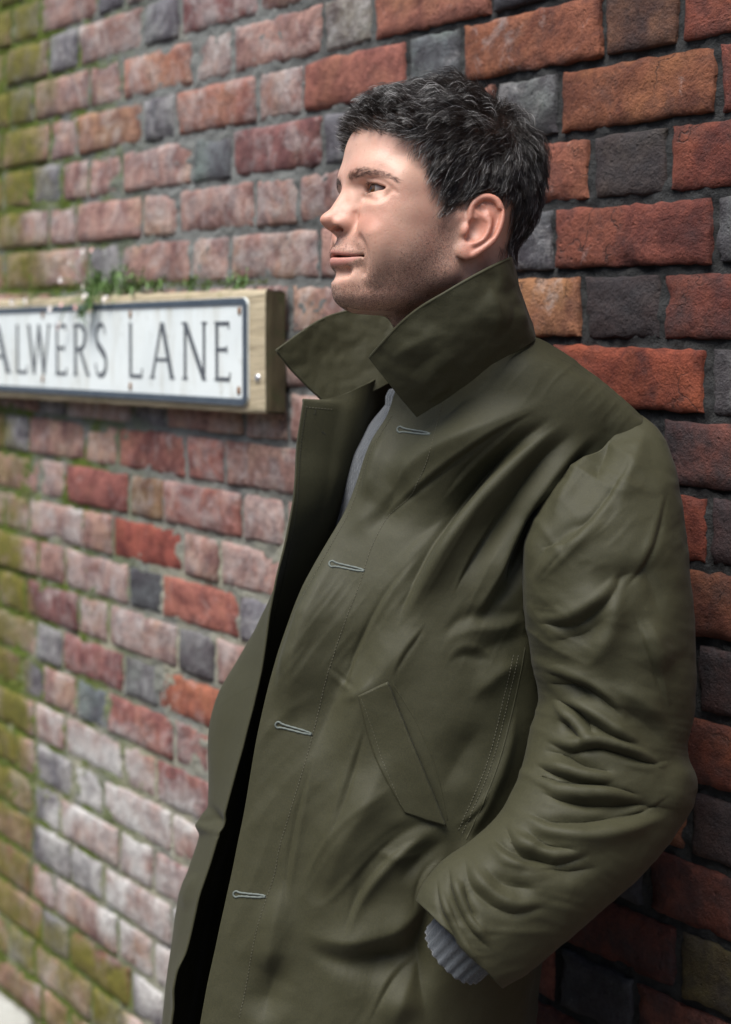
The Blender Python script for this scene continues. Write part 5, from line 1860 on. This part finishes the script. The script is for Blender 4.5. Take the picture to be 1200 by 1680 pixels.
def seam(line, bvh, parent, width=.0018, name='seam'):
    """a narrow raised ridge of doubled cloth"""
    L = np.linalg.norm(np.diff(np.array(line, float), axis=0), axis=1).sum()
    pts = lay(line, bvh, max(12, int(L / 4)), .0004)
    P = np.array([p for p, _ in pts])
    V, Fq = tube(P, np.concatenate([[width * .3], np.full(len(P) - 2, width), [width * .3]]), 6)
    return mk(name, V, Fq, M_COAT, parent)


EDGE_L = [(637, 681), (607, 732), (586, 785), (567, 838), (530, 905), (490, 980), (458, 1065), (436, 1150), (418, 1235), (403, 1320), (385, 1410), (366, 1500), (346, 1595), (327, 1690)]
stitches([(x + 8, y + 1) for x, y in EDGE_L[:6]], coat_bvh, coat)
PLACKET = [(728, 660), (719, 695), (700, 760), (672, 815), (640, 845), (611, 898), (591, 960), (570, 1011), (538, 1104), (519, 1183), (501, 1253), (477, 1332), (459, 1392), (450, 1438), (422, 1527), (403, 1624), (392, 1676)]
stitches(PLACKET, coat_bvh, coat)
# seams down the side
seam([(862, 1060), (846, 1140), (822, 1240), (796, 1310), (764, 1380)], coat_bvh, coat, .0012)
stitches([(850, 1075), (835, 1140), (811, 1240), (786, 1306), (756, 1372)], coat_bvh, coat)
stitches([(842, 1075), (827, 1140), (803, 1240), (779, 1302), (750, 1366)], coat_bvh, coat)
seam([(697, 1424), (716, 1420), (738, 1424)], coat_bvh, coat, .0010)
seam([(697, 1426), (694, 1450), (690, 1480)], coat_bvh, coat, .0010)
# collar seams
seam([(690, 680), (748, 642), (806, 598), (850, 572), (876, 557)], coat_bvh, coat, .0012)
stitches([(764, 626), (786, 602), (810, 572), (834, 540), (856, 517)], collar_bvh, collar)
stitches([(771, 629), (793, 605), (817, 576), (840, 545), (861, 522)], collar_bvh, collar)
stitches([(614, 588), (672, 528), (738, 485), (798, 451), (832, 434)], collar_bvh, collar)
stitches([(613, 594), (648, 634), (684, 674)], collar_bvh, collar)
stitches([(463, 578), (502, 628), (541, 660), (560, 656), (590, 644)], collar_bvh, collar)
stitches([(464, 574), (500, 548), (540, 526)], collar_bvh, collar)
# stitched edge of the right front, its facing turned to us
EDGE_R = [(496, 666), (486, 735), (479, 830), (466, 900), (449, 985), (429, 1081), (417, 1150), (395, 1240), (374, 1320), (350, 1405), (323, 1490), (300, 1590), (283, 1680)]
M_THREAD_D = NT('dark_thread'); M_THREAD_D = M_THREAD_D.out((.018, .018, .012), .8)
o = stitches([(x + 7, y) for x, y in EDGE_R[:8]], coat_bvh, coat)
if o: o.data.materials[0] = M_THREAD_D
o = stitches([(502, 668), (525, 670), (548, 672)], coat_bvh, coat)
seam([(358, 1162), (378, 1146), (400, 1133), (418, 1124)], coat_bvh, coat, .0009)
# shoulder seam and armhole seam
seam([(893, 578), (950, 606), (1005, 648), (1050, 686)], coat_bvh, coat, .0010)


def buttonhole(x0, y0, x1, y1):
    a = np.array([x0, y0], float); b = np.array([x1, y1], float)
    d = (b - a) / np.linalg.norm(b - a); nn = np.array([-d[1], d[0]])
    L = np.linalg.norm(b - a)
    out_ = []
    for t in np.linspace(R_(150), R_(-150) + 2 * math.pi, 3): pass
    pts = []
    w0, w1 = 4.8, 1.9
    pts += [a + d * L + nn * .6]
    pts += [a + d * (L * k) + nn * (w1 + (1 - k) * 1.2) for k in (.8, .5, .25)]
    for t in np.linspace(50, 310, 9):
        pts.append(a + d * 5 + w0 * (math.cos(R_(t)) * d + math.sin(R_(t)) * nn))
    pts += [a + d * (L * k) - nn * (w1 + (1 - k) * 1.2) for k in (.25, .5, .8)]
    pts += [a + d * L - nn * .6]
    R2 = lay([tuple(p) for p in pts], coat_bvh, 70, .0011)
    P = np.array([p for p, _ in R2])
    V, Fq = tube(P,   .00120 * (1 + .18 * np.sin(np.arange(len(P)) * 2.1)), 6)
    o = mk('buttonhole', V, Fq, M_BHOLE, coat)
    # shade inside the stitching, painted as a dark face on the cloth
    q = [cast(*(a + d * (L * k) + nn * s_ * (2.2 if k > .3 else 3.6)), coat_bvh, .0009) for k, s_ in ((.06, 0), (.14, 1), (.4, 1), (.9, .4), (.9, -.4), (.4, -1), (.14, -1))]
    V = np.array([x[0] for x in q if x is not None])
    if len(V) == 7:
        o2 = mk('slit_shade', V, np.array([[0, 1, 2, 3, 4, 5, 6]], np.int32), M_SLIT_SHADE, coat)


for bh in ((653, 705, 707, 713), (541, 925, 599, 937), (453, 1188, 512, 1205), (384, 1467, 437, 1471)):
    buttonhole(*bh)


def welt(quad, nu, nv, name, label):
    """pocket welt: a doubled strip of cloth lying on the coat"""
    A, B, C_, D_ = [np.array(q, float) for q in quad]       # top-left, top-right, bottom-right, bottom-left
    rows = []
    for i, v in enumerate(np.linspace(0, 1, nv)):
        row = []
        for j, u in enumerate(np.linspace(0, 1, nu)):
            p = (A * (1 - u) + B * u) * (1 - v) + (D_ * (1 - u) + C_ * u) * v
            p = p + np.array([-10, 6]) * math.sin(math.pi * v) * (1 - u)
            r_ = cast(p[0], p[1], coat_bvh, .0010 + .0060 * u ** 1.5)
            row.append(r_[0])
        rows.append(row)
    V = np.array(rows).reshape(-1, 3)
    o = mk(name, V, grid_faces(nv, nu), M_COAT, coat)
    so = o.modifiers.new('cloth', 'SOLIDIFY'); so.thickness = .003; so.offset = 0
    o['label'] = label
    return o, BVHTree.FromPolygons([tuple(v) for v in V], [tuple(q) for q in grid_faces(nv, nu)])


wl, wl_bvh = welt([(589, 1141), (637, 1117), (731, 1353), (664, 1333)], 18, 60, 'pocket', 'slanted welt pocket on the left front')
stitches([(594, 1146), (613, 1200), (632, 1258), (660, 1325)], wl_bvh, coat)
stitches([(596, 1141), (633, 1123)], wl_bvh, coat)
# shade of the pocket opening, painted as a dark strip on the coat
L1 = lay([(640, 1125), (664, 1180), (694, 1255), (728, 1342)], coat_bvh, 40, .0007)
L2 = lay([(643, 1122), (682, 1186), (713, 1263), (733, 1347)], coat_bvh, 40, .0007)
V = np.array([p for p, _ in L1] + [p for p, _ in L2])
mk('pocket_opening_shade', V, grid_faces(2, 40), M_SLIT_SHADE, coat)
seam([(644, 1121), (684, 1186), (715, 1263), (735, 1349)], coat_bvh, coat, .0011)
# stray threads on the facing
for (x, y) in ((531, 711), (518, 678)):
    pts = []
    for k in range(5):
        c_ = cast(x + rng.normal() * 4, y + rng.normal() * 3, coat_bvh, .0012)
        if c_ is not None: pts.append(c_[0])
    if len(pts) > 2:
        V, Fq = tube(np.array(pts), .0003, 4); mk('loose_thread', V, Fq, M_THREAD_D, coat)

# ------------------------------------------------------------------ jumper, trousers, shoes
nt = NT('grey_knit')
pos = nt.pos()
n1 = nt.noise(pos, 60, 4, .6); n2 = nt.noise(nt.vmul(pos, (420, 420, 260)), 1.0, 2)
M_KNIT = nt.out(nt.mix(n1, (.040, .046, .052), (.095, .104, .112)), .95, nt.bump(n2, .8, .002))
nt.b.inputs['Sheen Weight'].default_value = .25
nt = NT('dark_cloth'); M_DARK = nt.out((.012, .012, .013), .9)
nt = NT('leather'); M_SHOE = nt.out((.02, .015, .012), .45)
# torso of the jumper, leaning back like the man
zs = [1.43, 1.40, 1.36, 1.25, 1.1, .98, .88]
cx = [-1.195, -1.205, -1.225, -1.235, -1.235, -1.23, -1.22]
cy = [1.05, 1.06, 1.068, 1.07, 1.05, 1.02, .99]
aw = [.066, .10, .138, .145, .13, .13, .135]
bw_ = [.066, .085, .10, .105, .105, .10, .105]
rows = []
for z, x, y, a, b in zip(zs, cx, cy, aw, bw_):
    rows.append([(x + a * math.cos(t), y + b * math.sin(t), z + .012 * (math.sin(t)) * (z > 1.3)) for t in np.linspace(0, 2 * math.pi, 16, endpoint=False)])
G = net(np.array(rows), 140, 200, True)
V = G.reshape(-1, 3); V = V + (.002 * fbm(V * 14, 3, 3))[:, None] * np.array([.3, -1, 0])
jumper = mk('jumper', V, grid_faces(140, 200, True), M_KNIT, person)
# ribbed neck band
npt = 220
th = np.linspace(0, 2 * math.pi, npt, endpoint=False)
ribs = []
for k, (z_, rr) in enumerate(((1.440, .060), (1.445, .064), (1.438, .0675), (1.424, .068), (1.410, .068), (1.400, .072))):
    rad = rr + .0012 * np.sign(np.sin(th * 48)) * (k > 0)
    ribs.append(np.stack([-1.195 + rad * np.cos(th), 1.055 + rad * np.sin(th), z_ + .010 * np.sin(th)], 1))
V = np.array(ribs).reshape(-1, 3)
mk('neck_band', V, grid_faces(len(ribs), npt, True), M_KNIT, jumper)
# cuff of the jumper showing below the coat sleeve
cE = SLEEVE_END.mean(0)
e0 = U(795, 1515, 1.375); e1 = U(744, 1566, 1.388)
P = cr_spline([e0, (e0 + e1) / 2, e1], 24)
V, fl = tube(P, np.linspace(.036, .034, 24), 90, False)
axd = (e1 - e0) / np.linalg.norm(e1 - e0)
rel = V - e0; rad_ = rel - (rel @ axd)[:, None] * axd; rad_ /= np.linalg.norm(rad_, axis=1, keepdims=True)
V = V + rad_ * (.0016 * np.sin(np.tile(np.arange(90), 24) * 2 * math.pi / 90 * 22) + .0012 * fbm(V * 40, 2, 5))[:, None]
cuff = mk('cuff', V, fl, M_KNIT, jumper)
so = cuff.modifiers.new('knit', 'SOLIDIFY'); so.thickness = .004; so.offset = -1
# wrist inside the cuff; the hand itself is hidden in the pocket
hP = cr_spline([e0, (e0 + e1) / 2, e1 - axd * .012, e1 - axd * .010], 20)
V, fl = tube(hP, np.interp(np.linspace(0, 1, 20), [0, .4, .7, 1], [.024, .024, .024, .020]), 20)
mk('wrist', V, fl, M_SKIN, person)
# trousers and shoes
for sx_ in (1, -1):
    x = -1.255 + sx_ * .08
    P = cr_spline([(x, 1.03, .92), (x, 1.0, .75), (x + sx_ * .01, .92, .48), (x + sx_ * .015, .87, .25), (x + sx_ * .02, .85, .07)], 40)
    V, fl = tube(P, np.interp(np.linspace(0, 1, 40), [0, .3, .55, 1], [.085, .082, .066, .058]), 32, True)
    V = V + .004 * fbm(V * 11, 3, 3)[:, None]
    mk('trouser_leg', V, fl, M_DARK, person)
    # shoe: sole and rounded upper
    pr = []
    for t in np.linspace(0, 1, 12):
        w_ = np.interp(t, [0, .12, .35, .7, .92, 1], [.018, .033, .033, .046, .036, .010])
        hgt = np.interp(t, [0, .1, .35, .6, .9, 1], [.05, .085, .09, .055, .035, .012])
        yy = .90 - .29 * t
        pr.append([(x + sx_ * .02 + w_ * math.cos(a), yy, max(.001, hgt * max(0, math.sin(a)) ** .7)) for a in np.linspace(math.pi, 0, 9)] + [(x + sx_ * .02 + w_ * q, yy, .001) for q in (.5, 0, -.5)])
    V = np.array(pr).reshape(-1, 3)
    mk('shoe', V, grid_faces(12, 12, True), M_SHOE, person)
